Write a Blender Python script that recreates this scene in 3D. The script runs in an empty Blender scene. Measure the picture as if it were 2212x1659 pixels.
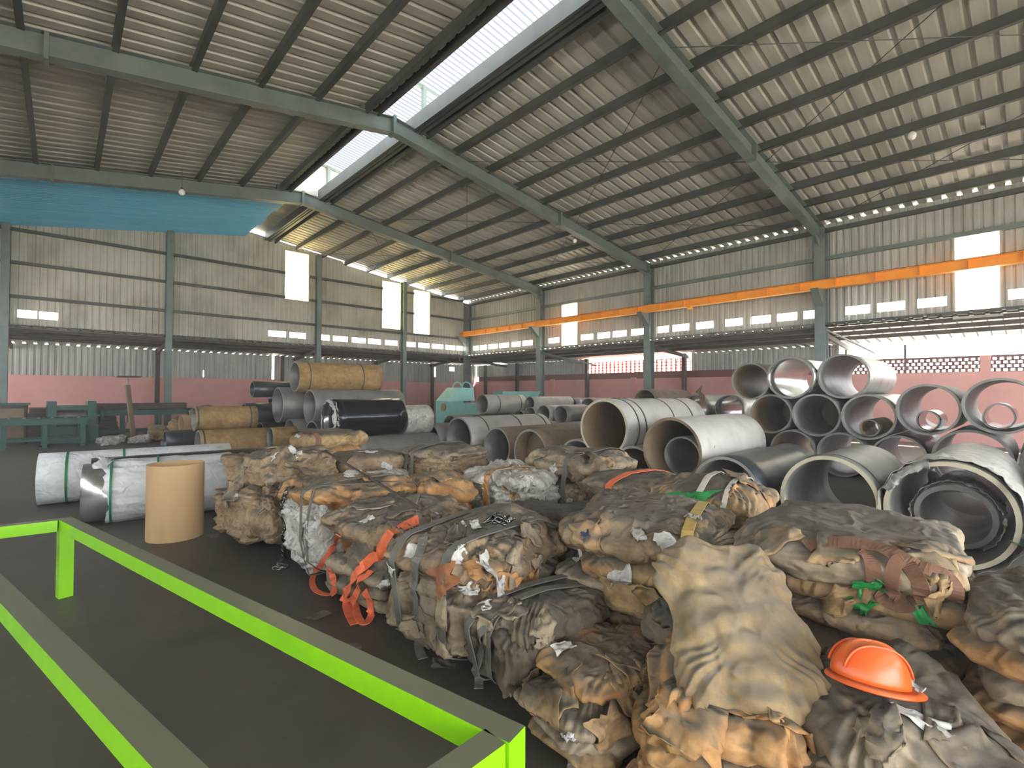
import bpy, math, random
import numpy as np
from mathutils import Vector, Matrix, Euler
from mathutils.bvhtree import BVHTree

random.seed(7)
scene = bpy.context.scene
COL = scene.collection
R = math.radians

# ------------------------------------------------------------------ camera
F_PX, YAW, PITCH, ROLL, CAM_H = 1047.28, 42.857, 0.884, 0.2207, 1.6
W_PX, H_PX = 2212, 1659
_y, _p, _r = R(YAW), R(PITCH), R(ROLL)
FW = np.array([math.sin(_y) * math.cos(_p), math.cos(_y) * math.cos(_p), math.sin(_p)])
_rt = np.array([math.cos(_y), -math.sin(_y), 0.0])
_up = np.cross(_rt, FW)
RT = _rt * math.cos(_r) + _up * math.sin(_r)
UP = -_rt * math.sin(_r) + _up * math.cos(_r)
cam_data = bpy.data.cameras.new('camera')
cam = bpy.data.objects.new('camera', cam_data)
COL.objects.link(cam)
cam_data.sensor_fit = 'HORIZONTAL'
cam_data.sensor_width = 36.0
cam_data.lens = 36.0 * F_PX / W_PX
cam_data.clip_start = 0.05
cam_data.clip_end = 500
_m = Matrix(((RT[0], UP[0], -FW[0], 0), (RT[1], UP[1], -FW[1], 0), (RT[2], UP[2], -FW[2], CAM_H), (0, 0, 0, 1)))
cam.matrix_world = _m
scene.camera = cam

# ------------------------------------------------------------------ sky and exposure
world = bpy.data.worlds.new('overcast_sky')
scene.world = world
world.use_nodes = True
_bg = world.node_tree.nodes['Background']
_bg.inputs['Color'].default_value = (0.93, 0.97, 1.0, 1)
_bg.inputs['Strength'].default_value = 3.2
sun_data = bpy.data.lights.new('sun_offscreen', 'SUN'); sun_data.energy = 14.0; sun_data.angle = R(2.5); sun_data.color = (1, .96, .90)
sun = bpy.data.objects.new('sun_offscreen', sun_data); COL.objects.link(sun); sun.location = (40, -30, 60)
sun.rotation_euler = Vector((-.45, .40, -.80)).to_track_quat('-Z', 'Y').to_euler()
scene.view_settings.view_transform = 'Standard'
scene.view_settings.look = 'None'
scene.view_settings.gamma = 1.0
scene.view_settings.use_curve_mapping = False
scene.view_settings.exposure = 2.15
scene.cycles.use_denoising = True
scene.cycles.max_bounces = 9
scene.cycles.diffuse_bounces = 6
scene.cycles.glossy_bounces = 3
scene.cycles.transmission_bounces = 4
scene.cycles.transparent_max_bounces = 8
scene.cycles.caustics_reflective = False
scene.cycles.caustics_refractive = False
scene.cycles.sample_clamp_indirect = 6.0


def at(x, y, X=None, Y=None, Z=None, D=None):
    d = FW + RT * (x - W_PX / 2) / F_PX - UP * (y - H_PX / 2) / F_PX
    if X is not None: t = X / d[0]
    elif Y is not None: t = Y / d[1]
    elif Z is not None: t = (Z - CAM_H) / d[2]
    else: t = D
    return Vector((d[0] * t, d[1] * t, CAM_H + d[2] * t))


# ------------------------------------------------------------------ materials
def srgb(h):
    if isinstance(h, str):
        h = h.lstrip('#'); c = [int(h[i:i + 2], 16) / 255 for i in (0, 2, 4)]
    else:
        c = [v / 255 for v in h]
    return tuple(v / 12.92 if v <= 0.04045 else ((v + 0.055) / 1.055) ** 2.4 for v in c) + (1.0,)


MATS = {}


def mat(name, colors, rough=0.6, metal=0.0, scale=3.0, stretch=(1, 1, 1), bump=0.0, bump_scale=30.0, crease=0.0,
        crease_scale=9.0, dust=None, dust_amt=0.0, spec=0.5, coords='Object', var=0.0, detail=6.0, coat=0.0, speck=None, dust_lo=.3, mottle=.62):
    """procedural surface: a colour ramp over noise, optional dust on upward faces, bump and paper creases"""
    m = bpy.data.materials.new(name); MATS[name] = m
    m.use_nodes = True
    nt = m.node_tree; N = nt.nodes; L = nt.links
    b = N['Principled BSDF']
    b.inputs['Roughness'].default_value = rough
    b.inputs['Metallic'].default_value = metal
    b.inputs['Specular IOR Level'].default_value = spec
    if coat: b.inputs['Coat Weight'].default_value = coat
    tc = N.new('ShaderNodeTexCoord')
    mp = N.new('ShaderNodeMapping'); mp.inputs['Scale'].default_value = stretch
    L.new(tc.outputs[coords], mp.inputs['Vector'])
    oi = N.new('ShaderNodeObjectInfo')
    addv = N.new('ShaderNodeVectorMath'); addv.operation = 'ADD'
    mul = N.new('ShaderNodeMath'); mul.operation = 'MULTIPLY'; mul.inputs[1].default_value = 37.0
    L.new(oi.outputs['Random'], mul.inputs[0])
    L.new(mp.outputs['Vector'], addv.inputs[0]); L.new(mul.outputs[0], addv.inputs[1])
    nz = N.new('ShaderNodeTexNoise'); nz.inputs['Scale'].default_value = scale; nz.inputs['Detail'].default_value = detail
    nz.inputs['Roughness'].default_value = 0.6
    L.new(addv.outputs[0], nz.inputs['Vector'])
    rp = N.new('ShaderNodeValToRGB')
    els = rp.color_ramp.elements
    n = len(colors)
    while len(els) < n: els.new(0.5)
    for i, c in enumerate(colors):
        els[i].position = 0.3 + 0.4 * i / max(1, n - 1); els[i].color = srgb(c)
    L.new(nz.outputs['Fac'], rp.inputs['Fac'])
    out = rp.outputs['Color']
    if speck:
        sp = N.new('ShaderNodeTexNoise'); sp.inputs['Scale'].default_value = speck[1]; sp.inputs['Detail'].default_value = 4
        L.new(addv.outputs[0], sp.inputs['Vector'])
        sr = N.new('ShaderNodeValToRGB'); sr.color_ramp.elements[0].position = speck[2]; sr.color_ramp.elements[1].position = speck[2] + .05
        L.new(sp.outputs['Fac'], sr.inputs['Fac'])
        mx = N.new('ShaderNodeMix'); mx.data_type = 'RGBA'
        L.new(sr.outputs['Color'], mx.inputs[0]); L.new(out, mx.inputs[6]); mx.inputs[7].default_value = srgb(speck[0])
        out = mx.outputs[2]
    if crease:
        d2 = N.new('ShaderNodeTexNoise'); d2.inputs['Scale'].default_value = 13.0; d2.inputs['Detail'].default_value = 6; d2.inputs['Roughness'].default_value = .7
        L.new(addv.outputs[0], d2.inputs['Vector'])
        r2 = N.new('ShaderNodeMapRange'); r2.inputs[1].default_value = .3; r2.inputs[2].default_value = .7; r2.inputs[3].default_value = mottle; r2.inputs[4].default_value = 1.0 + (1 - mottle) * .45
        L.new(d2.outputs['Fac'], r2.inputs[0])
        m2 = N.new('ShaderNodeMix'); m2.data_type = 'RGBA'; m2.blend_type = 'MULTIPLY'; m2.inputs[0].default_value = 1.0
        L.new(out, m2.inputs[6]); L.new(r2.outputs[0], m2.inputs[7]); out = m2.outputs[2]
    if dust:
        ge = N.new('ShaderNodeNewGeometry'); sx = N.new('ShaderNodeSeparateXYZ'); L.new(ge.outputs['Normal'], sx.inputs[0])
        mr = N.new('ShaderNodeMapRange'); mr.inputs[1].default_value = 0.5; mr.inputs[2].default_value = .9
        mr.inputs[3].default_value = 0; mr.inputs[4].default_value = dust_amt
        L.new(sx.outputs['Z'], mr.inputs[0])
        dn = N.new('ShaderNodeTexNoise'); dn.inputs['Scale'].default_value = 4.0; L.new(addv.outputs[0], dn.inputs['Vector'])
        dm = N.new('ShaderNodeMath'); dm.operation = 'MULTIPLY'
        dr = N.new('ShaderNodeMapRange'); dr.inputs[1].default_value = dust_lo; dr.inputs[2].default_value = dust_lo + .35
        L.new(dn.outputs['Fac'], dr.inputs[0]); L.new(dr.outputs[0], dm.inputs[1]); L.new(mr.outputs[0], dm.inputs[0])
        mx = N.new('ShaderNodeMix'); mx.data_type = 'RGBA'
        L.new(dm.outputs[0], mx.inputs[0]); L.new(out, mx.inputs[6]); mx.inputs[7].default_value = srgb(dust)
        out = mx.outputs[2]
    if var:
        hs = N.new('ShaderNodeHueSaturation')
        vr = N.new('ShaderNodeMapRange'); vr.inputs[3].default_value = 1 - var; vr.inputs[4].default_value = 1 + var
        L.new(oi.outputs['Random'], vr.inputs[0]); L.new(vr.outputs[0], hs.inputs['Value']); L.new(out, hs.inputs['Color'])
        out = hs.outputs['Color']
    L.new(out, b.inputs['Base Color'])
    last = None
    if bump:
        bn = N.new('ShaderNodeTexNoise'); bn.inputs['Scale'].default_value = bump_scale; bn.inputs['Detail'].default_value = 5
        L.new(addv.outputs[0], bn.inputs['Vector'])
        bp = N.new('ShaderNodeBump'); bp.inputs['Strength'].default_value = bump; bp.inputs['Distance'].default_value = 0.02
        L.new(bn.outputs['Fac'], bp.inputs['Height']); last = bp
    if crease:
        vo = N.new('ShaderNodeTexNoise'); vo.noise_type = 'RIDGED_MULTIFRACTAL'; vo.inputs['Scale'].default_value = crease_scale * 1.1
        vo.inputs['Detail'].default_value = 3; vo.inputs['Roughness'].default_value = .55; vo.inputs['Distortion'].default_value = .9
        L.new(addv.outputs[0], vo.inputs['Vector'])
        b2 = N.new('ShaderNodeBump'); b2.inputs['Strength'].default_value = crease; b2.inputs['Distance'].default_value = 0.07
        L.new(vo.outputs['Fac'], b2.inputs['Height'])
        if last: L.new(last.outputs['Normal'], b2.inputs['Normal'])
        last = b2
    if last: L.new(last.outputs['Normal'], b.inputs['Normal'])
    return m


def translucent(name, col, clear=0.35):
    m = bpy.data.materials.new(name); MATS[name] = m; m.use_nodes = True
    nt = m.node_tree; N = nt.nodes; L = nt.links
    N.remove(N['Principled BSDF']); out = N['Material Output']
    nz = N.new('ShaderNodeTexNoise'); nz.inputs['Scale'].default_value = 3
    rp = N.new('ShaderNodeValToRGB'); rp.color_ramp.elements[0].color = tuple(v * .85 for v in srgb(col)[:3]) + (1,); rp.color_ramp.elements[1].color = srgb(col)
    L.new(nz.outputs['Fac'], rp.inputs['Fac'])
    t = N.new('ShaderNodeBsdfTranslucent'); d = N.new('ShaderNodeBsdfDiffuse'); tr = N.new('ShaderNodeBsdfTransparent')
    L.new(rp.outputs['Color'], t.inputs['Color']); L.new(rp.outputs['Color'], d.inputs['Color']); tr.inputs['Color'].default_value = srgb(col)
    a = N.new('ShaderNodeMixShader'); a.inputs[0].default_value = .15; L.new(t.outputs[0], a.inputs[1]); L.new(d.outputs[0], a.inputs[2])
    c = N.new('ShaderNodeMixShader'); c.inputs[0].default_value = clear; L.new(a.outputs[0], c.inputs[1]); L.new(tr.outputs[0], c.inputs[2])
    L.new(c.outputs[0], out.inputs['Surface'])
    return m


mat('concrete', ['#35322b', '#413d35', '#4b463c', '#3d3932'], rough=.5, scale=.55, bump=.15, bump_scale=8)
mat('ground_outside', ['#bfbaae', '#cfcabe'], rough=.9, scale=.4)
mat('roof_tin', ['#b0ada2', '#c6c3b7', '#d3d0c5'], rough=.55, metal=.1, scale=1.2, stretch=(.25, 3, 1), var=.10)
mat('wall_tin', ['#9c9c95', '#b2b2aa', '#c0c0b8'], rough=.6, metal=.05, scale=.9, stretch=(1, 1, .5), var=.03)
mat('gable_tin', ['#a6a298', '#c2beb3', '#ccc8bd'], rough=.75, metal=.05, scale=.7, stretch=(1, 1, 1), var=.02)
mat('blue_tin', ['#6cc4ea', '#7accf0', '#8ad4f2'], rough=.45, metal=.1, scale=1, stretch=(.3, 2, 1))
mat('steel_paint', ['#66726e', '#74807b', '#7c8983'], rough=.5, scale=2, metal=.1)
mat('purlin_steel', ['#4c4f4c', '#5c605c'], rough=.55, scale=2, metal=.3)
mat('dark_steel', ['#3a332e', '#54443b'], rough=.7, scale=3)
mat('crane_orange', ['#fba012', '#ffac1c', '#f4960c'], rough=.45, scale=2)
mat('pink_wall', ['#d0938d', '#dda19a', '#d49891'], rough=.85, scale=.8, bump=.1, bump_scale=10)
mat('red_band', ['#7a4b43', '#8a574e'], rough=.85, scale=1.2)
mat('terracotta', ['#b8503c', '#c96450'], rough=.8, scale=6)
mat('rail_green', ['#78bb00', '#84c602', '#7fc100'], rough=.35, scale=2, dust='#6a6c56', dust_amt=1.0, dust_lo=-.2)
mat('cardboard', ['#a5865c', '#b3946a', '#ab8c62'], rough=.8, scale=2, stretch=(1, 1, .2))
translucent('fibreglass', '#fffaf0', .45)
translucent('fibreglass_warm', '#fff2cc', .45)
translucent('monitor_sheet', '#4a4d52', .0)
translucent('lean_translucent', '#47453f', 0)
mat('bulb_white', ['#e8e6da', '#f4f2e8'], rough=.3, scale=2)


# ------------------------------------------------------------------ mesh helpers
class MB:
    def __init__(s): s.v = []; s.f = []

    def add(s, vs, fs):
        o = len(s.v); s.v += [tuple(v) for v in vs]; s.f += [tuple(i + o for i in f) for f in fs]; return s

    def box(s, x0, x1, y0, y1, z0, z1):
        v = [(x0, y0, z0), (x1, y0, z0), (x1, y1, z0), (x0, y1, z0), (x0, y0, z1), (x1, y0, z1), (x1, y1, z1), (x0, y1, z1)]
        return s.add(v, [(3, 2, 1, 0), (4, 5, 6, 7), (0, 1, 5, 4), (1, 2, 6, 5), (2, 3, 7, 6), (3, 0, 4, 7)])

    def bar(s, p, q, w, h, up=(0, 0, 1)):
        """box section from p to q, w wide and h tall, centred on the line"""
        p = Vector(p); q = Vector(q); d = (q - p).normalized(); u = Vector(up)
        sd = d.cross(u)
        if sd.length < 1e-5: sd = d.cross(Vector((1, 0, 0)))
        sd.normalize(); u = sd.cross(d).normalized()
        a = sd * w / 2; c = u * h / 2
        v = [p - a - c, p + a - c, p + a + c, p - a + c, q - a - c, q + a - c, q + a + c, q - a + c]
        return s.add(v, [(0, 1, 2, 3), (7, 6, 5, 4), (0, 4, 5, 1), (1, 5, 6, 2), (2, 6, 7, 3), (3, 7, 4, 0)])

    def ibeam(s, p, q, w, h, t=.014, up=(0, 0, 1)):
        p = Vector(p); q = Vector(q); d = (q - p).normalized(); u = Vector(up)
        sd = d.cross(u).normalized(); u = sd.cross(d).normalized()
        s.bar(p + u * (h / 2 - t / 2), q + u * (h / 2 - t / 2), w, t, up)
        s.bar(p - u * (h / 2 - t / 2), q - u * (h / 2 - t / 2), w, t, up)
        return s.bar(p, q, t, h - 2 * t, up)

    def tube(s, pts, r, n=8, closed=False):
        pts = [Vector(p) for p in pts]; m = len(pts); rings = []
        for i, p in enumerate(pts):
            a = pts[(i - 1) % m] if (closed or i) else p; c = pts[(i + 1) % m] if (closed or i < m - 1) else p
            d = (c - a).normalized(); u = d.cross(Vector((0, 0, 1)))
            if u.length < .05: u = d.cross(Vector((1, 0, 0)))
            u.normalize(); w = d.cross(u)
            rings.append([p + u * r * math.cos(2 * math.pi * k / n) + w * r * math.sin(2 * math.pi * k / n) for k in range(n)])
        vs = [v for g in rings for v in g]; fs = []
        for i in range(m if closed else m - 1):
            for k in range(n):
                j = (i + 1) % m
                fs.append((i * n + k, i * n + (k + 1) % n, j * n + (k + 1) % n, j * n + k))
        if not closed: fs += [tuple(range(n))[::-1], tuple((m - 1) * n + k for k in range(n))]
        return s.add(vs, fs)

    def lathe(s, prof, n=32, closed=True, axis='Z'):
        """profile of (radius, height) turned round an axis; closed joins its ends"""
        vs = []; fs = []; m = len(prof)
        for (r, z) in prof:
            for k in range(n):
                a = 2 * math.pi * k / n
                if axis == 'Z': vs.append((r * math.cos(a), r * math.sin(a), z))
                else: vs.append((z, r * math.cos(a), r * math.sin(a)))
        for i in range(m if closed else m - 1):
            j = (i + 1) % m
            for k in range(n):
                f = (i * n + k, i * n + (k + 1) % n, j * n + (k + 1) % n, j * n + k)
                fs.append(f if axis == 'Z' else f)
        return s.add(vs, fs)

    def mesh(s, name):
        me = bpy.data.meshes.new(name); me.from_pydata(s.v, [], s.f); me.update(); return me

    def build(s, name, m, parent=None, smooth=False, loc=None, rz=None):
        return link(name, s.mesh(name), m, parent, smooth, loc, rz)


def link(name, me, m, parent=None, smooth=False, loc=None, rz=None):
    if m is not None and not me.materials: me.materials.append(MATS[m] if isinstance(m, str) else m)
    if smooth: me.polygons.foreach_set('use_smooth', [True] * len(me.polygons))
    o = bpy.data.objects.new(name, me); COL.objects.link(o)
    if parent is not None: o.parent = parent
    if loc is not None: o.location = loc
    if rz is not None: o.rotation_euler = (0, 0, rz)
    return o


def fix_normals(me):
    import bmesh
    bm = bmesh.new(); bm.from_mesh(me); bmesh.ops.recalc_face_normals(bm, faces=bm.faces); bm.to_mesh(me); bm.free()


def tag(o, label=None, cat=None, group=None, kind=None):
    if label: o['label'] = label
    if cat: o['category'] = cat
    if group: o['group'] = group
    if kind: o['kind'] = kind
    return o


def empty(name, loc=(0, 0, 0), rz=0, label=None, cat=None, group=None, kind=None):
    o = bpy.data.objects.new(name, None); COL.objects.link(o); o.empty_display_size = .1
    o.location = loc; o.rotation_euler = (0, 0, rz)
    return tag(o, label, cat, group, kind)


def struct(o, label):
    return tag(o, label, None, None, 'structure')


# ------------------------------------------------------------------ building dimensions (metres)
A, B = 17.35, 22.456            # side wall plane X, gable wall plane Y
RX, RZ = 5.75, 8.33             # ridge
SR, SL = 0.128, 0.168           # roof pitch right / left
XE, XL = 17.40, -6.4             # eaves
YB = -7.6                       # unseen end of the hall behind the photographer
FR = [B - 6, B - 12, B - 18, B - 24]
OL, ORR = 5.38, 6.42            # ridge opening


def zr(x): return RZ - (SR * (x - RX) if x > RX else SL * (RX - x))


# ------------------------------------------------------------------ floor, ground
fl = MB().box(-12, 24, -14, 27, -.15, 0).build('floor', 'concrete'); struct(fl, 'dark dusty concrete floor of the hall')
gr = MB().box(-80, 120, -80, 120, -.4, -.16).build('ground', 'ground_outside'); struct(gr, 'pale bare ground outside the hall')

# ------------------------------------------------------------------ roof
ceil = empty('ceiling', (0, 0, 0)); struct(ceil, 'pitched roof of ribbed metal sheets on steel purlins')


def rib_profile(width, pitch, flat, rib_top, hgt):
    pts = []; n = int(round(width / pitch)); sl = (pitch - flat - rib_top) / 2
    for i in range(n):
        y = i * pitch
        pts += [(y, 0), (y + flat, 0), (y + flat + sl, hgt), (y + flat + sl + rib_top, hgt)]
    pts.append((width, 0)); return pts


def sheet_mesh(name, xa, xb, m, prof):
    mb = MB(); n = 6; vs = []; fs = []
    for i in range(n + 1):
        x = xa + (xb - xa) * i / n
        for (y, h) in prof: vs.append((x, y, zr(x) + h))
    k = len(prof)
    for i in range(n):
        for j in range(k - 1): fs.append((i * k + j, i * k + j + 1, (i + 1) * k + j + 1, (i + 1) * k + j))
    me = mb.add(vs, fs).mesh(name); me.materials.append(MATS[m]); return me


prof = rib_profile(.9, .3, .19, .06, .052)
meR = sheet_mesh('roof_sheet', ORR, XE, 'roof_tin', prof)
meL = sheet_mesh('roof_sheet', XL, OL, 'roof_tin', prof)
y = B + .2 - .9
while y > YB:
    link('roof_sheet', meR, None, ceil, loc=(0, y, 0)); link('roof_sheet', meL, None, ceil, loc=(0, y, 0)); y -= .9
# purlins
PUR = [6.5 + 1.12 * i for i in range(10)] + [5.05 - 1.12 * i for i in range(10)]
for x in PUR:
    s = SR if x > RX else -SL
    mb = MB().box(x - .035, x + .035, YB, B - .02, zr(x) - .19, zr(x) - .004); mb.box(x - .035, x + .06, YB, B - .02, zr(x) - .195, zr(x) - .183)
    mb.build('purlin', 'purlin_steel', ceil)
# ridge side rails of the opening
for (x, t) in ((OL - .02, .05), (ORR - .02, .04), (ORR - .1, .16), (ORR + .3, -.01)):
    MB().box(x - .03, x + .03, YB, B - .02, zr(x) - .2, zr(x) + t).build('ridge_rail', 'purlin_steel', ceil)
# raised monitor over the ridge
MZ = 9.5


def zm(x): return MZ - .12 * abs(x - 5.8)


mp2 = rib_profile(.9, .15, .075, .035, .03)


def mon_mesh(xa, xb):
    vs = []; fs = []
    for x in (xa, xb):
        for (yy, h) in mp2: vs.append((x, yy, zm(x) + h))
    k = len(mp2)
    for j in range(k - 1): fs.append((j, j + 1, k + j + 1, k + j))
    me = MB().add(vs, fs).mesh('monitor_sheet'); me.materials.append(MATS['monitor_sheet']); return me


mmL, mmR = mon_mesh(4.0, 5.8), mon_mesh(5.8, 7.75)
y = FR[0] + .1 - .9
while y > YB:
    link('monitor_sheet', mmL, None, ceil, loc=(0, y, 0)); link('monitor_sheet', mmR, None, ceil, loc=(0, y, 0)); y -= .9
for x in (4.1, 5.8, 7.6):
    MB().box(x - .03, x + .03, YB, FR[0] + .1, zm(x) - .08, zm(x) - .003).build('monitor_purlin', 'purlin_steel', ceil)
for yf in FR + [YB + .4]:
    for x in (5.0, 6.62):
        MB().box(x - .05, x + .05, yf - .05, yf + .05, zr(x) - .2, zm(x) - .08).build('monitor_post', 'steel_paint', ceil)
    mb = MB(); mb.bar((4.0, yf, zm(4.0) - .12), (5.8, yf, MZ - .12), .06, .08); mb.bar((5.8, yf, MZ - .12), (7.7, yf, zm(7.7) - .12), .06, .08)
    mb.bar((6.62, yf, 8.75), (7.35, yf, zm(7.3) - .14), .04, .04)
    mb.build('monitor_rafter', 'steel_paint', ceil)
MB().add([(OL - .3, FR[0] + .05, zr(OL - .3) + .07), (RX, FR[0] + .05, RZ + .09), (ORR + .3, FR[0] + .05, zr(ORR + .3) + .07), (OL - .3, B + .2, zr(OL - .3) + .07), (RX, B + .2, RZ + .09), (ORR + .3, B + .2, zr(ORR + .3) + .07)], [(0, 1, 4, 3), (1, 2, 5, 4)]).build('ridge_cap', 'roof_tin', ceil)
MB().box(3.9, 7.8, FR[0] + .05, FR[0] + .08, 8.2, MZ - .05).build('monitor_end', 'roof_tin', ceil)
# blue ceiling sheets under the last bay of the far slope
bp_ = rib_profile(.96, .16, .10, .025, .022)


def blue_mesh():
    vs = []; fs = []
    for x in (XL, 1.5, 5.55):
        for (yy, h) in bp_: vs.append((x, yy, zr(x) - .215 - h))
    k = len(bp_)
    for i in range(2):
        for j in range(k - 1): fs.append((i * k + j, i * k + j + 1, (i + 1) * k + j + 1, (i + 1) * k + j))
    me = MB().add(vs, fs).mesh('blue_sheet'); me.materials.append(MATS['blue_tin']); return me


bm_ = blue_mesh()
for i in range(6):
    link('blue_sheet', bm_, None, ceil, loc=(random.uniform(-.05, .06), B - .03 - .96 * (i + 1), 0))
# bracing rods
for (ya, yb) in ((FR[0], B), (FR[1], FR[0]), (FR[2], FR[1]), (FR[3], FR[2])):
    for (xa, xb) in ((8, 12.6), (12.6, 17.0)):
        for fl_ in (0, 1):
            p = (xa, ya if fl_ else yb, zr(xa) - .19); q = (xb, yb if fl_ else ya, zr(xb) - .19)
            MB().tube([p, q], .009, 5).build('brace_rod', 'purlin_steel', ceil)


# portal frames: one rafter pair each
def rafter(yf):
    e = empty('roof_rafter', (0, yf, 0)); struct(e, 'grey painted steel portal rafter spanning the hall')
    d = .17 + .19
    for (xa, xb) in ((RX, A - .15), (RX, XL + .4)):
        mb = MB(); mb.ibeam((xa, 0, zr(xa) - d), (xb, 0, zr(xb) - d), .22, .38); mb.build('beam', 'steel_paint', e)
        xm = RX + (6.0 if xb > xa else -6.0)
        MB().box(xm - .03, xm + .03, -.12, .12, zr(xm) - d - .24, zr(xm) - d + .17).build('splice_plate', 'steel_paint', e)
    MB().box(RX - .04, RX + .04, -.13, .13, RZ - d - .22, RZ - d + .22).build('ridge_plate', 'steel_paint', e)
    mb = MB()  # haunch at the eave
    z0 = zr(A - .3) - d
    mb.add([(A - 1.1, -.01, zr(A - 1.1) - d - .15), (A - .3, -.01, z0 - .15), (A - .3, -.01, z0 - .45), (A - 1.1, .01, zr(A - 1.1) - d - .15), (A - .3, .01, z0 - .15), (A - .3, .01, z0 - .45)],
           [(0, 1, 2), (5, 4, 3), (0, 2, 5, 3)])
    mb.build('haunch', 'steel_paint', e)


for yf in FR: rafter(yf)


# columns
def column(x, y, ztop, along, name='steel_column', label='', w=.28, h=.34):
    e = empty(name, (x, y, 0)); struct(e, label)
    up = (1, 0, 0) if along == 'X' else (0, 1, 0)
    MB().ibeam((0, 0, .03), (0, 0, ztop), w, h, .016, up).build('shaft', 'steel_paint', e)
    MB().box(-.25, .25, -.25, .25, 0, .03).build('base_plate', 'steel_paint', e)
    return e


for i, yc in enumerate([B - .15] + FR):
    e = column(A - .2, yc, zr(A - .2) - .2, 'X', label='grey painted steel column carrying the orange crane beam')
    MB().add([(-.17, -.1, 4.72), (-.75, -.1, 4.72), (-.17, -.1, 4.25), (-.17, .1, 4.72), (-.75, .1, 4.72), (-.17, .1, 4.25)],
             [(0, 1, 4, 3), (0, 2, 1), (3, 4, 5), (1, 2, 5, 4)]).build('crane_bracket', 'steel_paint', e)
    column(XL + .5, yc, zr(XL + .5) - .2, 'X', label='grey painted steel column of the low eave')
for i, xc in enumerate((-1.38, 2.93, 8.56, 12.99)):
    column(xc, B - .16, zr(xc) - .12, 'Y', label=['grey steel gable column beside the dark green machines', 'grey steel gable column behind the scrap heap',
           'grey steel gable column beside the tall bright window under the ridge', 'grey steel gable column between two tall bright windows'][i], w=.2, h=.26)


# ------------------------------------------------------------------ corrugated wall sheets with openings
def wall_sheets(parent, m, axis, plane, s0, s1, zb, ztf, holes, pitch=.19, dep=.03, out=1, name='wall_sheet', n=4):
    """vertical ribbed sheets along axis; ztf(s) gives the top; holes are (s0, s1, z0, z1)"""
    w = pitch * n; s = s0
    while s < s1 - 1e-6:
        e = min(s + w, s1); pts = set()
        k = 0
        while s + k * pitch < e - 1e-6:
            b = s + k * pitch
            for f, h in ((0, 0), (.45, 0), (.6, 1), (.85, 1)):
                if b + f * pitch < e: pts.add((round(b + f * pitch, 4), h))
            k += 1
        pts.add((round(e, 4), 0))

        def hh(q):
            f = ((q - s) / pitch) % 1.0
            if f < .45: return 0
            if f < .6: return (f - .45) / .15
            if f < .85: return 1
            return (1 - f) / .15
        P = dict(pts)
        for (a, c, z0, z1) in holes:
            for q in (a, c):
                if s < q < e: P[round(q, 4)] = hh(q)
        P = sorted(P.items()); mb = MB()
        for (q0, h0), (q1, h1) in zip(P[:-1], P[1:]):
            mid = (q0 + q1) / 2
            segs = [(zb, None)]
            iv = sorted([(z0, z1) for (a, c, z0, z1) in holes if a < mid < c])
            zz = zb; lst = []
            for (z0, z1) in iv: lst.append((zz, z0)); zz = z1
            lst.append((zz, None))
            for (u0, u1) in lst:
                v = []
                for (q, h, z) in ((q0, h0, u0), (q1, h1, u0), (q1, h1, u1 if u1 is not None else ztf(q1)), (q0, h0, u1 if u1 is not None else ztf(q0))):
                    o = plane + out * dep * h
                    v.append((q, o, z) if axis == 'X' else (o, q, z))
                if v[2][2] > v[1][2] or v[3][2] > v[0][2]: mb.add(v, [(0, 1, 2, 3)])
        if mb.f: mb.build(name, m, parent)
        s = e


VZ0, VZ1 = 3.95, 4.20
GV = [(-1.1, -.64), (-.59, -.15), (6.5, 7.22), (7.36, 8.06), (8.72, 9.16), (9.34, 10.04), (10.27, 10.96), (11.09, 11.79), (12.02, 12.73), (13.12, 13.8), (13.98, 14.68), (14.86, 15.6), (15.75, 16.4), (16.5, 16.95)]
SV = [(22.0, 21.5), (21.4, 20.84), (20.66, 19.9), (19.73, 18.98), (18.75, 18.06), (17.9, 17.22), (16.1, 15.4), (14.08, 13.4), (13.14, 12.5), (12.33, 11.64), (11.4, 10.78), (10.2, 9.7), (9.54, 8.88), (8.58, 7.95), (7.5, 6.9), (6.6, 5.98), (5.79, 5.19), (5.0, 4.64), (3.87, 3.26), (3.09, 2.46), (2.19, 1.58), (.43, -.15)]
SV += [(.43 - .9 * i, -.18 - .9 * i) for i in range(1, 8)]
GW = [(7.14, 8.16, 5.66, 7.8), (11.83, 12.87, 4.8, 7.2), (13.66, 14.66, 4.66, 7.0)]
SW = [(14.28, 15.22, 3.64, 5.68), (.57, 1.41, 3.6, 5.72)]

wb = empty('wall_back'); struct(wb, 'gable end wall of dusty beige metal sheets on girts')
wall_sheets(wb, 'gable_tin', 'X', B, XL + .2, A, 3.6, lambda q: zr(q) - (.03 if q < 9.8 else .14), [(x0, x1, VZ0, VZ1) for x0, x1 in GV] + GW)
for z in (6.79, 5.72, 4.62, 3.66):
    xr = A if z < 6.6 else 16.9
    segs = []; x = XL + .3
    for (a, c, z0, z1) in sorted(GW):
        if z0 < z < z1: segs.append((x, a)); x = c
    segs.append((x, xr))
    for (a, c) in segs: MB().box(a, c, B - .1, B - .004, z - .05, z + .05).build('girt', 'purlin_steel', wb)
wr = empty('wall_right'); struct(wr, 'long side wall of grey ribbed metal sheets')
wall_sheets(wr, 'wall_tin', 'Y', A, YB, B, 3.64, lambda q: zr(A) + .0, [(y1, y0, VZ0, VZ1) for y0, y1 in SV] + SW)
for z in (5.76, 6.62, 3.7):
    MB().box(A - .12, A - .004, YB, B - .1, z - .06, z + .06).build('girt', 'purlin_steel' if z != 5.76 else 'steel_paint', wr)
wl = empty('wall_left'); struct(wl, 'opposite side wall of grey ribbed metal sheets')
wall_sheets(wl, 'wall_tin', 'Y', XL + .2, YB, B, 3.6, lambda q: zr(XL + .2), [], out=-1)

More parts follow.
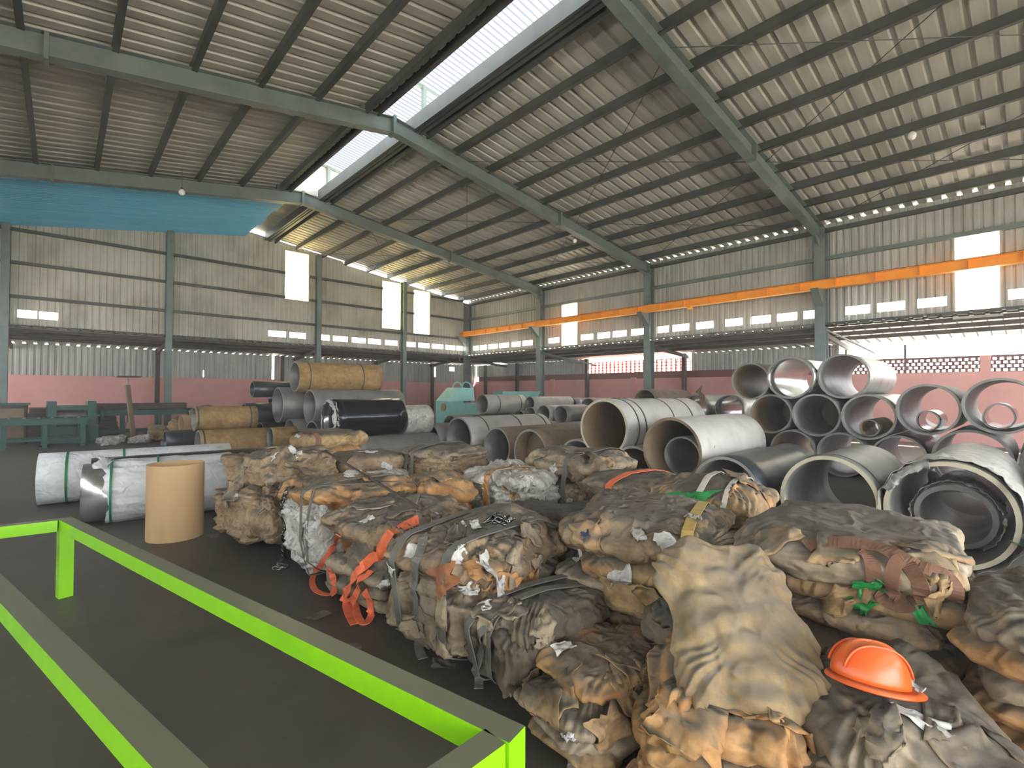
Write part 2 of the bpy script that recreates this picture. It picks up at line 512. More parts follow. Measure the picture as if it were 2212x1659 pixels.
wf = empty('wall_front'); struct(wf, 'unseen front gable wall of metal sheets with two openings added for light')
wall_sheets(wf, 'gable_tin', 'X', YB, XL + .2, A, 0, lambda q: zr(q) - .03, [(-4.5, 5.5, -.1, 4.0), (7.0, 15.5, -.1, 4.0)], out=-1)  # both wide openings are made up, cut to let daylight in from behind
wall_sheets(wl, 'wall_tin', 'Y', XL + .15, YB, B, 0, lambda q: 2.6, [], out=-1)  # unseen wall stops short, leaving an added gap that lets side light in
# vent flaps: louvre sheet tilted in each opening
ventme = None
nwin = 0


def window(name, axis, plane, s0, s1, z0, z1, m, label):
    e = empty(name, (0, 0, 0)); struct(e, label)
    t = .05

    def bx(a, c, p0, p1, u0, u1):
        return MB().box(a, c, plane + p0, plane + p1, u0, u1) if axis == 'X' else MB().box(plane + p0, plane + p1, a, c, u0, u1)
    fr = MB()
    for (a, c, u0, u1) in ((s0 - t, s0, z0 - t, z1 + t), (s1, s1 + t, z0 - t, z1 + t), (s0, s1, z0 - t, z0), (s0, s1, z1, z1 + t)):
        b = bx(a, c, -.03, .06, u0, u1); fr.add(b.v, b.f)
    fr.build('window_frame', 'wall_tin', e)
    zm_ = (z0 + z1) / 2
    for (u0, u1) in ((z0, zm_ - .01), (zm_ + .01, z1)):
        bx(s0, s1, .035, .04, u0, u1).build('pane', m, e)


window('window_1', 'X', B, *GW[0], 'fibreglass_warm', 'tall bright translucent window under the roof ridge')
window('window_2', 'X', B, *GW[1], 'fibreglass_warm', 'tall bright translucent window beside a gable column')
window('window_3', 'X', B, *GW[2], 'fibreglass_warm', 'tall bright translucent window next to the far corner')
window('window_4', 'Y', A, *SW[0], 'fibreglass', 'bright translucent window crossed by the orange beam near the far corner')
window('window_5', 'Y', A, *SW[1], 'fibreglass', 'large bright translucent window crossed by the orange beam above the pipe stack')
def vent_flaps(parent, axis, plane, L):
    for (a, c) in L:
        a, c = min(a, c), max(a, c); o = .1
        if axis == 'X':
            v = [(a, plane + .05, VZ1 + .03), (c, plane + .05, VZ1 + .03), (c, plane + .05 + o, VZ0 + .10), (a, plane + .05 + o, VZ0 + .10)]
        else:
            v = [(plane + .05, a, VZ1 + .03), (plane + .05, c, VZ1 + .03), (plane + .05 + o, c, VZ0 + .10), (plane + .05 + o, a, VZ0 + .10)]
        MB().add(v, [(0, 1, 2, 3)]).build('vent_flap', 'fibreglass', parent)


vent_flaps(wb, 'X', B, GV); vent_flaps(wr, 'Y', A, SV)

# ------------------------------------------------------------------ crane beam
CX, CZ = 16.72, 4.98
cb = empty('crane_runway_beam', (CX, 0, CZ - .27), 0, 'long orange painted crane runway beam with stiffener plates', 'crane beam')
MB().ibeam((0, YB, .135), (0, B - .1, .135), .2, .27, .016).build('beam', 'crane_orange', cb)
yy = 22.0
while yy > YB:
    MB().box(-.095, .095, yy - .006, yy + .006, .016, .254).build('stiffener', 'crane_orange', cb); yy -= .95
MB().box(-.03, .03, YB, B - .1, .27, .30).build('rail', 'dark_steel', cb)
MB().box(-.1, .1, 8.45, 8.58, -.08, 0).build('stop_lug', 'crane_orange', cb)

# ------------------------------------------------------------------ lean-to aisles outside the columns
OY, OX = 25.46, 20.35
ln = empty('lean_to_roof'); struct(ln, 'low dark lean-to roof behind the hall walls')
lp = rib_profile(.9, .3, .19, .06, .04)


def lean_mesh(axis, m='roof_tin'):
    vs = []; fs = []; k = len(lp)
    for t in (-.1, 1.03):
        for (s, h) in lp:
            z = 3.62 - .30 * t + h
            vs.append((s, B + 3.0 * t, z) if axis == 'X' else (A + 3.0 * t, s, z))
    for j in range(k - 1): fs.append((j, j + 1, k + j + 1, k + j))
    me = MB().add(vs, fs).mesh('lean_to_sheet'); me.materials.append(MATS[m]); return me


lx, ly, lyt = lean_mesh('X'), lean_mesh('Y'), lean_mesh('Y', 'lean_translucent')
x = XL
while x < OX: link('lean_to_sheet', lx, None, ln, loc=(x, 0, 0)); x += .9
y = B - .9 + .0
while y > YB: link('lean_to_sheet', ly if y > 3.6 else lyt, None, ln, loc=(0, y, 0)); y -= .9
for t in (.02, .28, .54):
    z = 3.62 - .3 * t
    MB().box(XL, OX + .2, B + 3 * t - .03, B + 3 * t + .03, z - .12, z - .003).build('lean_to_purlin', 'dark_steel', ln)
    MB().box(A + 3 * t - .03, A + 3 * t + .03, YB, OY, z - .12, z - .003).build('lean_to_purlin', 'dark_steel', ln)
for xx in (-1.38, 2.93, 8.56, 12.99, 16.7):
    MB().bar((xx, B, 3.44), (xx, OY, 3.16), .08, .14).build('lean_to_rafter', 'dark_steel', ln)
for yy in FR + [B]:
    MB().bar((A, yy, 3.44), (OX, yy, 3.16), .08, .14).build('lean_to_rafter', 'dark_steel', ln)
MB().tube([(A - .2, FR[2] - .1, 3.55), (OX - .3, FR[2] - .8, 2.95)], .035, 8).build('lean_to_strut', 'steel_paint', ln)
MB().tube([(A - .2, FR[0] - .1, 3.5), (OX - .3, FR[0] - 1.2, 2.95)], .035, 8).build('lean_to_strut', 'steel_paint', ln)
# outer back wall
ob = empty('wall_outer_back'); struct(ob, 'pink masonry wall with grey sheets above behind the gable')
MB().box(XL, OX + .2, OY, OY + .2, 0, 2.15).build('masonry', 'pink_wall', ob)
wall_sheets(ob, 'wall_tin', 'X', OY + .05, XL, 7.55, 2.15, lambda q: 3.316, [(9.0, 9.1, 2.3, 3.0), (4.65, 4.69, 2.2, 2.5)])
wall_sheets(ob, 'wall_tin', 'X', OY + .05, 7.66, OX, 2.15, lambda q: 3.316, [(16.9, 17.15, 2.5, 3.1), (18.2, 18.6, 2.9, 3.15)])
# outer side wall
os_ = empty('wall_outer_right'); struct(os_, 'pink masonry wall with breeze-block openings along the side aisle')
MB().box(OX, OX + .2, YB, OY + .2, 0, 2.25).build('masonry', 'pink_wall', os_)
MB().box(OX - .02, OX + .22, 4.7, OY - .3, 2.25, 2.55).build('lintel_band', 'red_band', os_)
wall_sheets(os_, 'wall_tin', 'Y', OX + .05, 16.2, OY, 2.55, lambda q: 3.316, [])
wall_sheets(os_, 'wall_tin', 'Y', OX + .05, 4.75, 10.3, 2.55, lambda q: 3.316, [])
MB().box(OX - .03, OX + .23, 1.0 - .12, 1.0 + .12, 2.25, 2.74).build('pillar', 'pink_wall', os_)
MB().box(OX - .03, OX + .23, -3.2 - .12, -3.2 + .12, 2.25, 2.74).build('pillar', 'pink_wall', os_)
for yy in (7.2, 13.2, 18.5): MB().box(OX - .12, OX, yy - .13, yy + .13, 0, 2.3).build('pillar', 'pink_wall', os_)
for yy in (4.55, 2.9, .1, -2.5): MB().box(OX + .06, OX + .1, yy - .03, yy + .03, 2.25, 3.2).build('opening_post', 'dark_steel', os_)
MB().box(OX + .06, OX + .1, YB, 4.6, 2.72, 2.75).build('opening_rail', 'dark_steel', os_)


def breeze(name, m, y0, y1, z0, z1, pw, ph, bw, bh, stagger):
    """screen of pierced blocks: courses and webs leave square holes"""
    mb = MB(); rows = int(round((z1 - z0) / ph))
    for r in range(rows + 1):
        z = z0 + r * (z1 - z0) / rows; mb.box(OX + .04, OX + .16, y0, y1, z - bh / 2, z + bh / 2)
    for r in range(rows):
        za = z0 + r * (z1 - z0) / rows; zb_ = za + (z1 - z0) / rows
        y = y0 + (pw / 2 if (stagger and r % 2) else 0)
        while y < y1:
            mb.box(OX + .04, OX + .16, y - bw / 2, y + bw / 2, za, zb_); y += pw
    o = mb.build(name, m, os_); o['kind'] = 'stuff'; return o


breeze('breeze_blocks', 'red_band', 1.12, 4.6, 2.25, 2.70, .15, .11, .06, .035, True)
breeze('breeze_blocks', 'red_band', YB, .88, 2.25, 2.70, .15, .11, .06, .035, True)
breeze('breeze_blocks', 'terracotta', 10.35, 16.1, 2.55, 3.12, .24, .14, .035, .03, False)
for xx in (2.94, 7.9, 12.93, 16.66):
    o = MB().box(-.08, .08, -.08, .08, 0, 3.3).build('lean_to_post', 'dark_steel', loc=(xx, 25.15, 0)); struct(o, 'dark rusty post before the pink back wall')
for yy in (24.2, 21.2, 15.9, 10.5, 5.0):
    o = MB().box(-.08, .08, -.08, .08, 0, 3.3).build('lean_to_post', 'dark_steel', loc=(20.1, yy, 0)); struct(o, 'dark rusty post before the pink side wall')

# ------------------------------------------------------------------ hanging lamps
for (px, py, Y, lab) in ((393, 415, 15.6, 'small white lamp hanging before the blue ceiling sheets'), (1242, 520, 10.9, 'small white lamp hanging beside a rafter over the pipes'), (1970, 293, 2.6, 'small white lamp hanging under the roof purlins near the large window')):
    p = at(px, py, Y=Y) if px < 1900 else at(px, py, Z=6.9)
    zt = zr(p.x) - .17
    e = empty('hanging_lamp', (p.x, p.y, p.z), 0, lab, 'lamp', 'small lamps hanging from the roof')
    MB().lathe([(.002, -.09), (.05, -.075), (.075, -.03), (.075, .02), (.045, .06), (.03, .075), (.002, .08)], 20, False).build('bulb', 'bulb_white', e, True)
    MB().tube([(0, 0, .07), (0, 0, .12)], .03, 10).build('socket', 'dark_steel', e)
    if zt - p.z > .12: MB().tube([(0, 0, .11), (0, 0, zt - p.z)], .006, 6).build('cord', 'dark_steel', e)
# ------------------------------------------------------------------ numpy noise
def _hash(ix, iy, iz, seed):
    n = (ix * 374761393 + iy * 668265263 + iz * 2147483647 + seed * 974711) & 0xFFFFFFFF
    n = ((n ^ (n >> 13)) * 1274126177) & 0xFFFFFFFF
    n = (n ^ (n >> 16)) & 0xFFFFFFFF
    return n / 4294967295.0


def vnoise(P, seed=0):
    P = np.asarray(P, float); I = np.floor(P).astype(np.int64); f = P - I; u = f * f * (3 - 2 * f)
    r = 0
    for dx in (0, 1):
        for dy in (0, 1):
            for dz in (0, 1):
                w = (u[:, 0] if dx else 1 - u[:, 0]) * (u[:, 1] if dy else 1 - u[:, 1]) * (u[:, 2] if dz else 1 - u[:, 2])
                r = r + w * _hash(I[:, 0] + dx, I[:, 1] + dy, I[:, 2] + dz, seed)
    return r


def fbm(P, seed=0, oct=3):
    r = 0; a = .5; s = 0
    for k in range(oct):
        r = r + a * vnoise(np.asarray(P) * 2 ** k, seed + k); s += a; a *= .5
    return r / s


def ridged(P, seed=0, oct=3):
    r = 0; a = .5; s = 0
    for k in range(oct):
        r = r + a * (1 - np.abs(2 * vnoise(np.asarray(P) * 1.9 ** k, seed + 7 * k) - 1)) ** 2; s += a; a *= .55
    return r / s


# ------------------------------------------------------------------ sack materials
mat('kraft', ['#7d6243', '#9b7c56', '#b2946b', '#8f7350'], rough=.8, scale=3.2, crease=.55, crease_scale=9, bump=.25, bump_scale=24, dust='#5d574c', dust_amt=.95, dust_lo=.12, var=.10)
mat('kraft_grey', ['#66594a', '#857560', '#9c8b73', '#766855'], rough=.8, scale=3.0, crease=.5, crease_scale=8, bump=.25, bump_scale=24, dust='#58534a', dust_amt=.95, dust_lo=.12, var=.10)
mat('kraft_orange', ['#8a5f36', '#ad7d49', '#bd9160', '#96693d'], rough=.75, scale=3.5, crease=.5, crease_scale=10, bump=.2, bump_scale=24, dust='#6a6152', dust_amt=.95, dust_lo=.12, var=.08)
mat('kraft_rust', ['#7a4a2c', '#8e5a38', '#a06844'], rough=.8, scale=3, crease=.4)
mat('kraft_pale', ['#6d5b42', '#8a7455', '#9a835f', '#79664a'], rough=.8, scale=2.6, crease=.4, crease_scale=8, bump=.2, bump_scale=20, dust='#7d7262', dust_amt=.95, dust_lo=.12, var=.04)
mat('kraft_dark', ['#453b30', '#5f5344', '#6f6252', '#50463a'], rough=.8, scale=3.2, crease=.5, crease_scale=9, bump=.25, bump_scale=24, dust='#4a4741', dust_amt=.95, dust_lo=.12, var=.10)
mat('kraft_pink', ['#66543f', '#887055', '#9c8567', '#735f49'], rough=.75, scale=4, crease=.6, crease_scale=11, bump=.3, bump_scale=26, dust='#5f594f', dust_amt=.95, dust_lo=.12, var=.06)
mat('plastic_white', ['#8f8a80', '#b5b0a6', '#cfcbc3', '#a39d92'], rough=.38, scale=5, crease=.6, crease_scale=12, bump=.3, bump_scale=26, dust='#8f897c', dust_amt=.4, var=.05)
mat('plastic_scrap', ['#a9a6a0', '#c6c3bd', '#98948c'], rough=.35, scale=6, crease=.5, crease_scale=16, mottle=.93)
mat('plastic_clean', ['#c2c4c4', '#d6d8d8', '#e0e2e2'], rough=.35, scale=5, crease=.35, crease_scale=9, bump=.1, mottle=.93)
mat('plastic_dull', ['#8f8d86', '#a3a19a', '#adaba4'], rough=.45, scale=4, crease=.4, crease_scale=9, bump=.1, mottle=.85)
mat('plastic_green', ['#1f7a3c', '#2f9a4e'], rough=.45, scale=5, crease=.4)
mat('print_blue', ['#25344f', '#31415e'], rough=.7, scale=5)
mat('strap_orange', ['#d2603a', '#e3744a', '#c6573a'], rough=.8, scale=8, bump=.2, bump_scale=80)
mat('strap_grey', ['#55524c', '#6a675f', '#5d5a53'], rough=.85, scale=8, bump=.2, bump_scale=80)
mat('strap_white', ['#a79f92', '#c2bbae', '#b4ac9f'], rough=.85, scale=8, bump=.2, bump_scale=80)
mat('strap_brown', ['#5c4334', '#75543f', '#684a39'], rough=.85, scale=8, bump=.2, bump_scale=80)
mat('strap_yellow', ['#9c8444', '#b59a55', '#8a7439'], rough=.7, scale=8, stretch=(1, 1, 1))
mat('chain_steel', ['#3b3b3a', '#6f6f6d', '#b0b0ac'], rough=.25, metal=.9, scale=14)
mat('helmet_orange', ['#d9551a', '#e26022', '#d24e14'], rough=.34, scale=3, dust='#c07048', dust_amt=.8)
mat('pipe_steel', ['#8d8c87', '#a8a7a1', '#b8b6ae', '#97958d'], rough=.42, metal=.45, scale=2.5, dust='#96928a', dust_amt=.6, var=.08)
mat('pipe_dull', ['#6f6f6c', '#85847f', '#92908a'], rough=.5, metal=.4, scale=2.5, dust='#86827a', dust_amt=.6, var=.08)
mat('pipe_dark', ['#2e3336', '#3f464a', '#4b5154'], rough=.35, metal=.5, scale=2, dust='#6a6a66', dust_amt=.7)
mat('pipe_black', ['#24262a', '#33363b'], rough=.16, metal=.75, scale=2)
mat('pipe_pale', ['#a19f98', '#b3b1aa', '#bdbbb4'], rough=.5, metal=.15, scale=3, dust='#a8a399', dust_amt=.4, speck=('#7a4a42', 9, .70))
mat('pipe_brown', ['#71604b', '#87735b', '#5f5241'], rough=.65, metal=.1, scale=3, dust='#7a7468', dust_amt=.6)
mat('paper_brown', ['#8a6c45', '#a08153', '#b5925f'], rough=.8, scale=3, crease=.2, crease_scale=6)
mat('pipe_inside', ['#6f6f6c', '#85847f', '#92908a'], rough=.5, metal=.4, scale=2.5)
mat('pipe_inside_brown', ['#5b4a38', '#7d6950', '#6b5943'], rough=.6, metal=.1, scale=1.8)
mat('pipe_rim', ['#77756e', '#93918a', '#858379'], rough=.5, metal=.2, scale=5)
mat('rim_cream', ['#b0a88f', '#c5bda4'], rough=.7, scale=6)
mat('band_green', ['#1d6b45', '#257a51'], rough=.5, scale=5)
mat('band_dark', ['#3c3c39', '#4a4a46'], rough=.5, scale=5)
mat('mirror_steel', ['#b5b5b2', '#d0d0cd'], rough=.22, metal=.9, scale=2, stretch=(.2, 1, 1))
mat('coil_dark', ['#4a4a45', '#5c5b54', '#6a685f'], rough=.25, metal=.8, scale=2, stretch=(.2, 1, 1))
mat('machine_green', ['#143f38', '#1d5449', '#18463d'], rough=.5, scale=3, dust='#39443f', dust_amt=.6)
mat('machine_teal', ['#82c8c4', '#98d6d2'], rough=.5, scale=3)
mat('wood', ['#6b5b46', '#8a775c'], rough=.8, scale=4, stretch=(4, 1, 1))


# ------------------------------------------------------------------ guard rail
gz = .6; tw = .085
gA, gB = at(142, 1120, Z=gz), at(1092, 1574, Z=gz)
gA.z = gB.z = gz - tw / 2
dirn = (gB - gA).normalized()
side = Vector((-1, 0, 0)).lerp(Vector((dirn.y, -dirn.x, 0)), .12).normalized()
gD = gA + Vector((-.62, .07, 0)); gC = gB + Vector((-.62, -.03, 0))
rail = empty('guard_rail', (gA.x, gA.y, 0), 0, 'bright lime green square-tube guard rail around a floor area', 'guard rail')


def loc_(p): return Vector(p) - Vector((gA.x, gA.y, 0))


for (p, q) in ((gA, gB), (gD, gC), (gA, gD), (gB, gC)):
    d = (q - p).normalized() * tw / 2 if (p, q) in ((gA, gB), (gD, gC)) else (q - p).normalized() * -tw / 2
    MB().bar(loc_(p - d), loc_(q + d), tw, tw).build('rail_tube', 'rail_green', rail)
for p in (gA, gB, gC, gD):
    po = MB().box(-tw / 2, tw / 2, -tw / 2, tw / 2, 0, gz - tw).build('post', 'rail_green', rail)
    po.location = loc_((p.x, p.y, 0)); po.rotation_euler = (0, 0, math.atan2(dirn.y, dirn.x))
    for z in (.45, .36, .27):
        MB().tube([(-tw / 2 - .001, 0, z), (-tw / 2 + .004, 0, z)], .007, 8).build('bolt_hole', 'dark_steel', po)


# ------------------------------------------------------------------ pipes
PIPE_ME = {}


def pipe_mesh(rad, length, wall, seed, dent=0.0, n=44):
    """hollow steel shell along +X with thickness, slightly out of round"""
    rng = np.random.default_rng(seed); ph = rng.uniform(0, 6.28, 3)
    vs = []; ns = 7

    def rr(a, t): return 1 + dent * (math.cos(2 * a + ph[0]) * .6 + math.cos(3 * a + ph[1]) * .4) * (1 - .5 * t)
    rings = []
    for (k, r) in [(i / ns, rad) for i in range(ns + 1)] + [(1 - i / ns, rad - wall) for i in range(ns + 1)]:
        rings.append([(k * length, r * rr(2 * math.pi * j / n, k) * math.cos(2 * math.pi * j / n), r * rr(2 * math.pi * j / n, k) * math.sin(2 * math.pi * j / n)) for j in range(n)])
    m = len(rings); fs = []
    for i in range(m):
        i2 = (i + 1) % m
        for j in range(n): fs.append((i * n + j, i * n + (j + 1) % n, i2 * n + (j + 1) % n, i2 * n + j))
    me = MB().add([v for r in rings for v in r], fs).mesh('shell'); fix_normals(me)
    return me, ns, n, m


# where each pipe lies once the piles have settled: key -> (Y, z)
SETTLED = {
    1: (0.548, 0.487), 2: (1.502, 0.467), 3: (2.549, 0.416), 4: (4.024, 0.404), 5: (5.27, 0.404), 6: (3.297, 0.825), 7: (3.327, 0.714),
    8: (4.66, 1.025), 9: (6.5, 0.445), 10: (7.75, 0.423), 11: (9.1, 0.505), 12: (10.15, 0.404), 13: (0.548, 0.376), 14: (1.75, 0.201),
    15: (-0.75, 0.606), 20: (3.35, 0.424), 21: (2.501, 0.424), 22: (1.65, 0.424), 23: (0.71, 0.505), 24: (-0.32, 0.505), 30: (3.77, 1.15),
    31: (2.923, 1.159), 32: (2.076, 1.158), 33: (1.234, 1.322), 34: (0.36, 1.406), 37: (2.106, 0.945), 38: (0.39, 1.229), 39: (1.264, 1.119),
    40: (4.2, 1.848), 41: (3.356, 1.902), 42: (2.485, 1.916), 45: (4.35, 0.424), 50: (5.6, 0.383), 51: (6.75, 0.383), 52: (8.6, 0.424),
    55: (5.62, 1.151), 56: (6.77, 1.152), 57: (8.62, 1.274), 60: (11.2, 0.302), 61: (11.5, 0.827), 62: (11.85, 0.282), 63: (12.15, 0.759),
    64: (12.5, 0.252), 65: (12.8, 0.656), 66: (13.1, 0.241), 67: (12.47, 1.173), 68: (10.5, 0.302), 69: (10.8, 0.827), 75: (11.6, 0.363),
    76: (11.96, 0.993), 77: (12.6, 0.363), 78: (12.96, 0.993), 79: (10.6, 0.363), 80: (10.96, 0.993), 82: (13.4, 0.404), 83: (13.3, 1.143),
    84: (12.03, 0.302), 85: (11.4, 0.302), 87: (10.75, 0.333), 90: (10.3, 1.003), 91: (10.68, 0.343), 92: (9.9, 0.302), 93: (10.2, 0.906),
    94: (11.97, 1.212), 95: (12.425, 0.455), 96: (11.51, 0.454), 97: (12.86, 1.241), 98: (12.42, 1.946), 100: (13.31, 0.404), 101: (14.1, 0.343),
    102: (13.72, 0.978), 103: (14.8, 0.342), 104: (14.7, 0.958), 105: (13.375, 1.63), 106: (13.95, 1.425), 110: (12.7, 0.966), 111: (12.5, 0.363),
    112: (11.9, 0.511), 113: (11.9, 0.13), 114: (15.2, 0.282),}


def pipe(X, Y, z, rad, length, yaw=0, m='pipe_steel', inside='pipe_inside', rim=None, bands=(), band_m='band_dark', label='', group=None,
         wall=None, dent=0.015, seed=0, name='steel_pipe', nested=None, cap=None, pitch=0):
    wall = wall or max(.022, rad * .085)
    if inside == 'pipe_dark' and m not in ('pipe_dark', 'pipe_black', 'coil_dark'): inside = 'pipe_inside'
    Y, z = SETTLED.get(seed, (Y, z))
    e = empty(name, (X, Y, z), R(yaw), label, 'pipe', group)
    e.rotation_euler = (0, R(pitch), R(yaw))
    me, ns, n, mm = pipe_mesh(rad, length, wall, seed, dent)
    me.materials.append(MATS[m]); me.materials.append(MATS[inside]); me.materials.append(MATS[rim or 'pipe_rim'])
    mi = []
    for i in range(mm):
        for j in range(n):
            mi.append(0 if i < ns else 2 if i in (ns, mm - 1) else 1)
    me.polygons.foreach_set('material_index', mi)
    sm = [x != 2 for x in mi]; me.polygons.foreach_set('use_smooth', sm)
    sh = link('shell', me, None, e)
    for b in bands:
        MB().lathe([(rad * 1.004, b * length - .014), (rad * 1.022, b * length - .014), (rad * 1.022, b * length + .014), (rad * 1.004, b * length + .014)], 44, True, 'X').build('band', band_m, e)
    if cap is not None:
        MB().lathe([(.001, cap * length), (rad - wall * .9, cap * length)], 40, False, 'X').build('end_paper', 'pipe_inside_brown', e)
    return e


GF = 'large pipes lying in the first row behind the sacks'
# first row behind the bales: faces near X = 6
P1 = pipe(5.95, .55, .5, .48, 2.6, 0, 'plastic_dull', 'pipe_inside', 'rim_cream', label='large pipe wrapped in torn white plastic with green ties', dent=.02, seed=1, wall=.04)
P2 = pipe(5.95, 1.5, .465, .46, 1.7, 0, 'pipe_dull', 'pipe_inside', 'rim_cream', bands=(.1,), label='grey open pipe with a cream rim beside the plastic-wrapped pipe', seed=2, dent=.02)
P3 = pipe(5.85, 2.55, .415, .41, 2.3, 0, 'pipe_dark', 'pipe_inside', label='dark blue-grey open pipe under the pale pipe', seed=3, dent=.02)
U1 = pipe(6.2, 4.02, .405, .4, 2.3, 0, 'pipe_brown', 'pipe_inside_brown', label='brown dusty pipe wedged under the two pale pipes', seed=4)
U2 = pipe(6.4, 5.27, .405, .4, 2.4, 0, 'pipe_brown', 'pipe_inside', label='brown pipe lying under the big banded pale pipe', seed=5)
P4 = pipe(5.95, 3.3, .83, .43, 2.15, 0, 'pipe_pale', 'pipe_inside_brown', 'pipe_brown', label='pale grey pipe with rust spots resting on the dark pipe', seed=6, dent=.02)
P4n = pipe(6.3, 3.28, .69, .27, 1.6, 0, 'pipe_dull', 'pipe_inside', label='smaller grey pipe nested inside the pale rust-spotted pipe', seed=7, dent=.0)
P5 = pipe(6.3, 4.66, 1.03, .46, 2.6, 0, 'pipe_pale', 'pipe_inside_brown', 'rim_cream', bands=(.12, .2, .55, .8), label='big pale pipe with dark bands resting on two brown pipes', seed=8, dent=.01)
P9 = pipe(6.5, 6.5, .445, .44, 2.6, 0, 'pipe_brown', 'pipe_inside_brown', bands=(), label='brown paper-covered pipe with a closed dusty end', seed=9, cap=.12)
P8 = pipe(6.75, 7.75, .42, .42, 2.8, 0, 'pipe_brown', 'pipe_dark', bands=(), label='brown pipe with a dark open mouth beside the closed one', seed=10)
P6 = pipe(6.75, 9.1, .56, .5, 2.7, 0, 'pipe_pale', 'pipe_inside', bands=(.2, .6, .93), label='long pale pipe with dark bands standing behind the brown pipes', seed=11)
P7 = pipe(6.66, 10.15, .41, .4, 2.0, 0, 'pipe_dull', 'pipe_dark', label='dark mouthed grey pipe low beside the long pale banded pipe', seed=12)
P1n = pipe(6.5, .52, .43, .31, 1.5, 0, 'plastic_white', 'pipe_inside', label='smaller pipe in crumpled plastic nested inside the plastic-wrapped pipe', seed=13, wall=.045, dent=.03)
P3b = pipe(4.95, 1.75, .2, .2, .8, -20, 'pipe_dull', 'pipe_dark', label='short low grey pipe on the floor behind the strapped kraft bale', seed=14)
P0 = pipe(7.5, -.75, .62, .6, 2.4, 0, 'pipe_dark', 'pipe_inside', label='dark broad pipe behind the plastic-wrapped pipe', seed=15)
# ties and torn plastic of the wrapped pipe
for a in (200, 305, 60):
    a = R(a); r = .48
    pts = []
    for (xx, rad) in ((.25, 1.03), (0.0, 1.04), (-.012, 1.0), (-.012, .95), (.02, .9), (.2, .9)):
        pts.append(Vector((xx, r * rad * math.cos(a), r * rad * math.sin(a))))
    mb = MB()
    for p, q in zip(pts[:-1], pts[1:]): mb.bar(p, q, .025, .006, (0, -math.sin(a), math.cos(a)))
    mb.build('plastic_tie', 'band_green', P1)


def crumple_ring(parent, r0, r1, x0, x1, seed, m, amp=.03, a0=0, a1=360, name='torn_plastic', n=90):
    """ragged collar of plastic round a pipe mouth"""
    rows = 7; vs = []; fs = []
    for i in range(rows):
        t = i / (rows - 1)
        for j in range(n + 1):
            a = R(a0 + (a1 - a0) * j / n)
            base = np.array([[math.cos(a) * 4, math.sin(a) * 4, t * 3 + seed]])
            d = (float(ridged(base * 1.7, seed)[0]) - .4) * amp
            edge = (float(vnoise(base * 1.3, seed + 3)[0]) - .5) * .13 * (1 if i in (0, rows - 1) else .2)
            rr = r0 + (r1 - r0) * (t ** 2) + d + .01
            vs.append((x0 + (x1 - x0) * t + edge, rr * math.cos(a), rr * math.sin(a)))
    for i in range(rows - 1):
        for j in range(n): fs.append((i * (n + 1) + j, i * (n + 1) + j + 1, (i + 1) * (n + 1) + j + 1, (i + 1) * (n + 1) + j))
    o = MB().add(vs, fs).build(name, m, parent, True)
    md = o.modifiers.new('thick', 'SOLIDIFY'); md.thickness = .004
    return o


crumple_ring(P1, .495, .50, .75, -.03, 3, 'plastic_dull', .05)
crumple_ring(P1, .49, .42, .02, -.05, 4, 'plastic_dull', .04, 20, 75)
crumple_ring(P1n, .325, .33, .5, -.03, 5, 'plastic_white', .05)

# stack of three tiers against the side aisle
GS = 'pipes stacked in tiers by the side wall'
st = [(3.35, 'pipe_dull', 'pipe_inside_brown', 'brown-lined pipe in the bottom tier of the stack, furthest along the wall'), (2.5, 'pipe_dull', 'pipe_inside', 'grey pipe in the bottom tier of the stack below the brown-lined pipe'),
      (1.65, 'pipe_dark', 'pipe_dark', 'dark shiny pipe in the bottom tier of the stack'), (.71, 'pipe_dull', 'pipe_dark', 'bottom-tier pipe of the stack with a pale rim beside the dark shiny one'), (-.32, 'pipe_dull', 'pipe_dark', 'bottom-tier pipe at the near end of the stack')]
for i, (yy, m, ins, lab) in enumerate(st):
    rb = .5 if i > 2 else .42
    pipe(10.85, yy, rb + .005, rb, 2.5, 0, m, ins, label=lab, group=GS, seed=20 + i, dent=.015)
st2 = [(3.77, 'pipe_dull', 'pipe_inside_brown', .41, 10.9, 'middle-tier pipe with an orange-brown lining and a lengthwise seam'), (2.92, 'pipe_dull', 'pipe_inside', .42, 10.85, 'middle-tier grey pipe with a small bright gap inside'),
       (2.07, 'pipe_steel', 'pipe_dark', .42, 10.8, 'middle-tier steel pipe holding a brown paper roll'), (1.235, 'pipe_brown', 'pipe_dark', .43, 10.7, 'middle-tier brownish pipe with torn dark wrapping inside'), (.37, 'pipe_steel', 'pipe_inside', .44, 10.6, 'middle-tier pale pipe with shiny black film inside, near the end of the stack')]
for i, (yy, m, ins, r, X, lab) in enumerate(st2):
    zz = (1.155, 1.155, 1.155, 1.31, 1.43)[i]
    e = pipe(X, yy, zz, r, 2.5, 0, m, ins, label=lab, group=GS, seed=30 + i, dent=.015, cap=(.75 if i < 2 else None))
    if i == 2:
        o = pipe(X + .25, yy - .02, zz - .20, .16, 1.3, 0, 'paper_brown', 'paper_brown', label='brown paper roll lying inside a middle-tier steel pipe', seed=37, name='paper_roll'); o['category'] = 'paper roll'
    if i == 4:
        o = pipe(X + .3, yy - .0, zz - .17, .2, 1.2, 0, 'pipe_black', 'pipe_black', label='roll of shiny black film inside the end pipe of the stack', seed=38, name='film_roll', dent=.08); o['category'] = 'film roll'
    if i == 3:
        o = pipe(X + .3, yy - .1, zz - .2, .17, 1.0, 0, 'pipe_black', 'pipe_black', label='torn roll of black film inside the brownish stacked pipe', seed=39, name='film_roll', dent=.08); o['category'] = 'film roll'
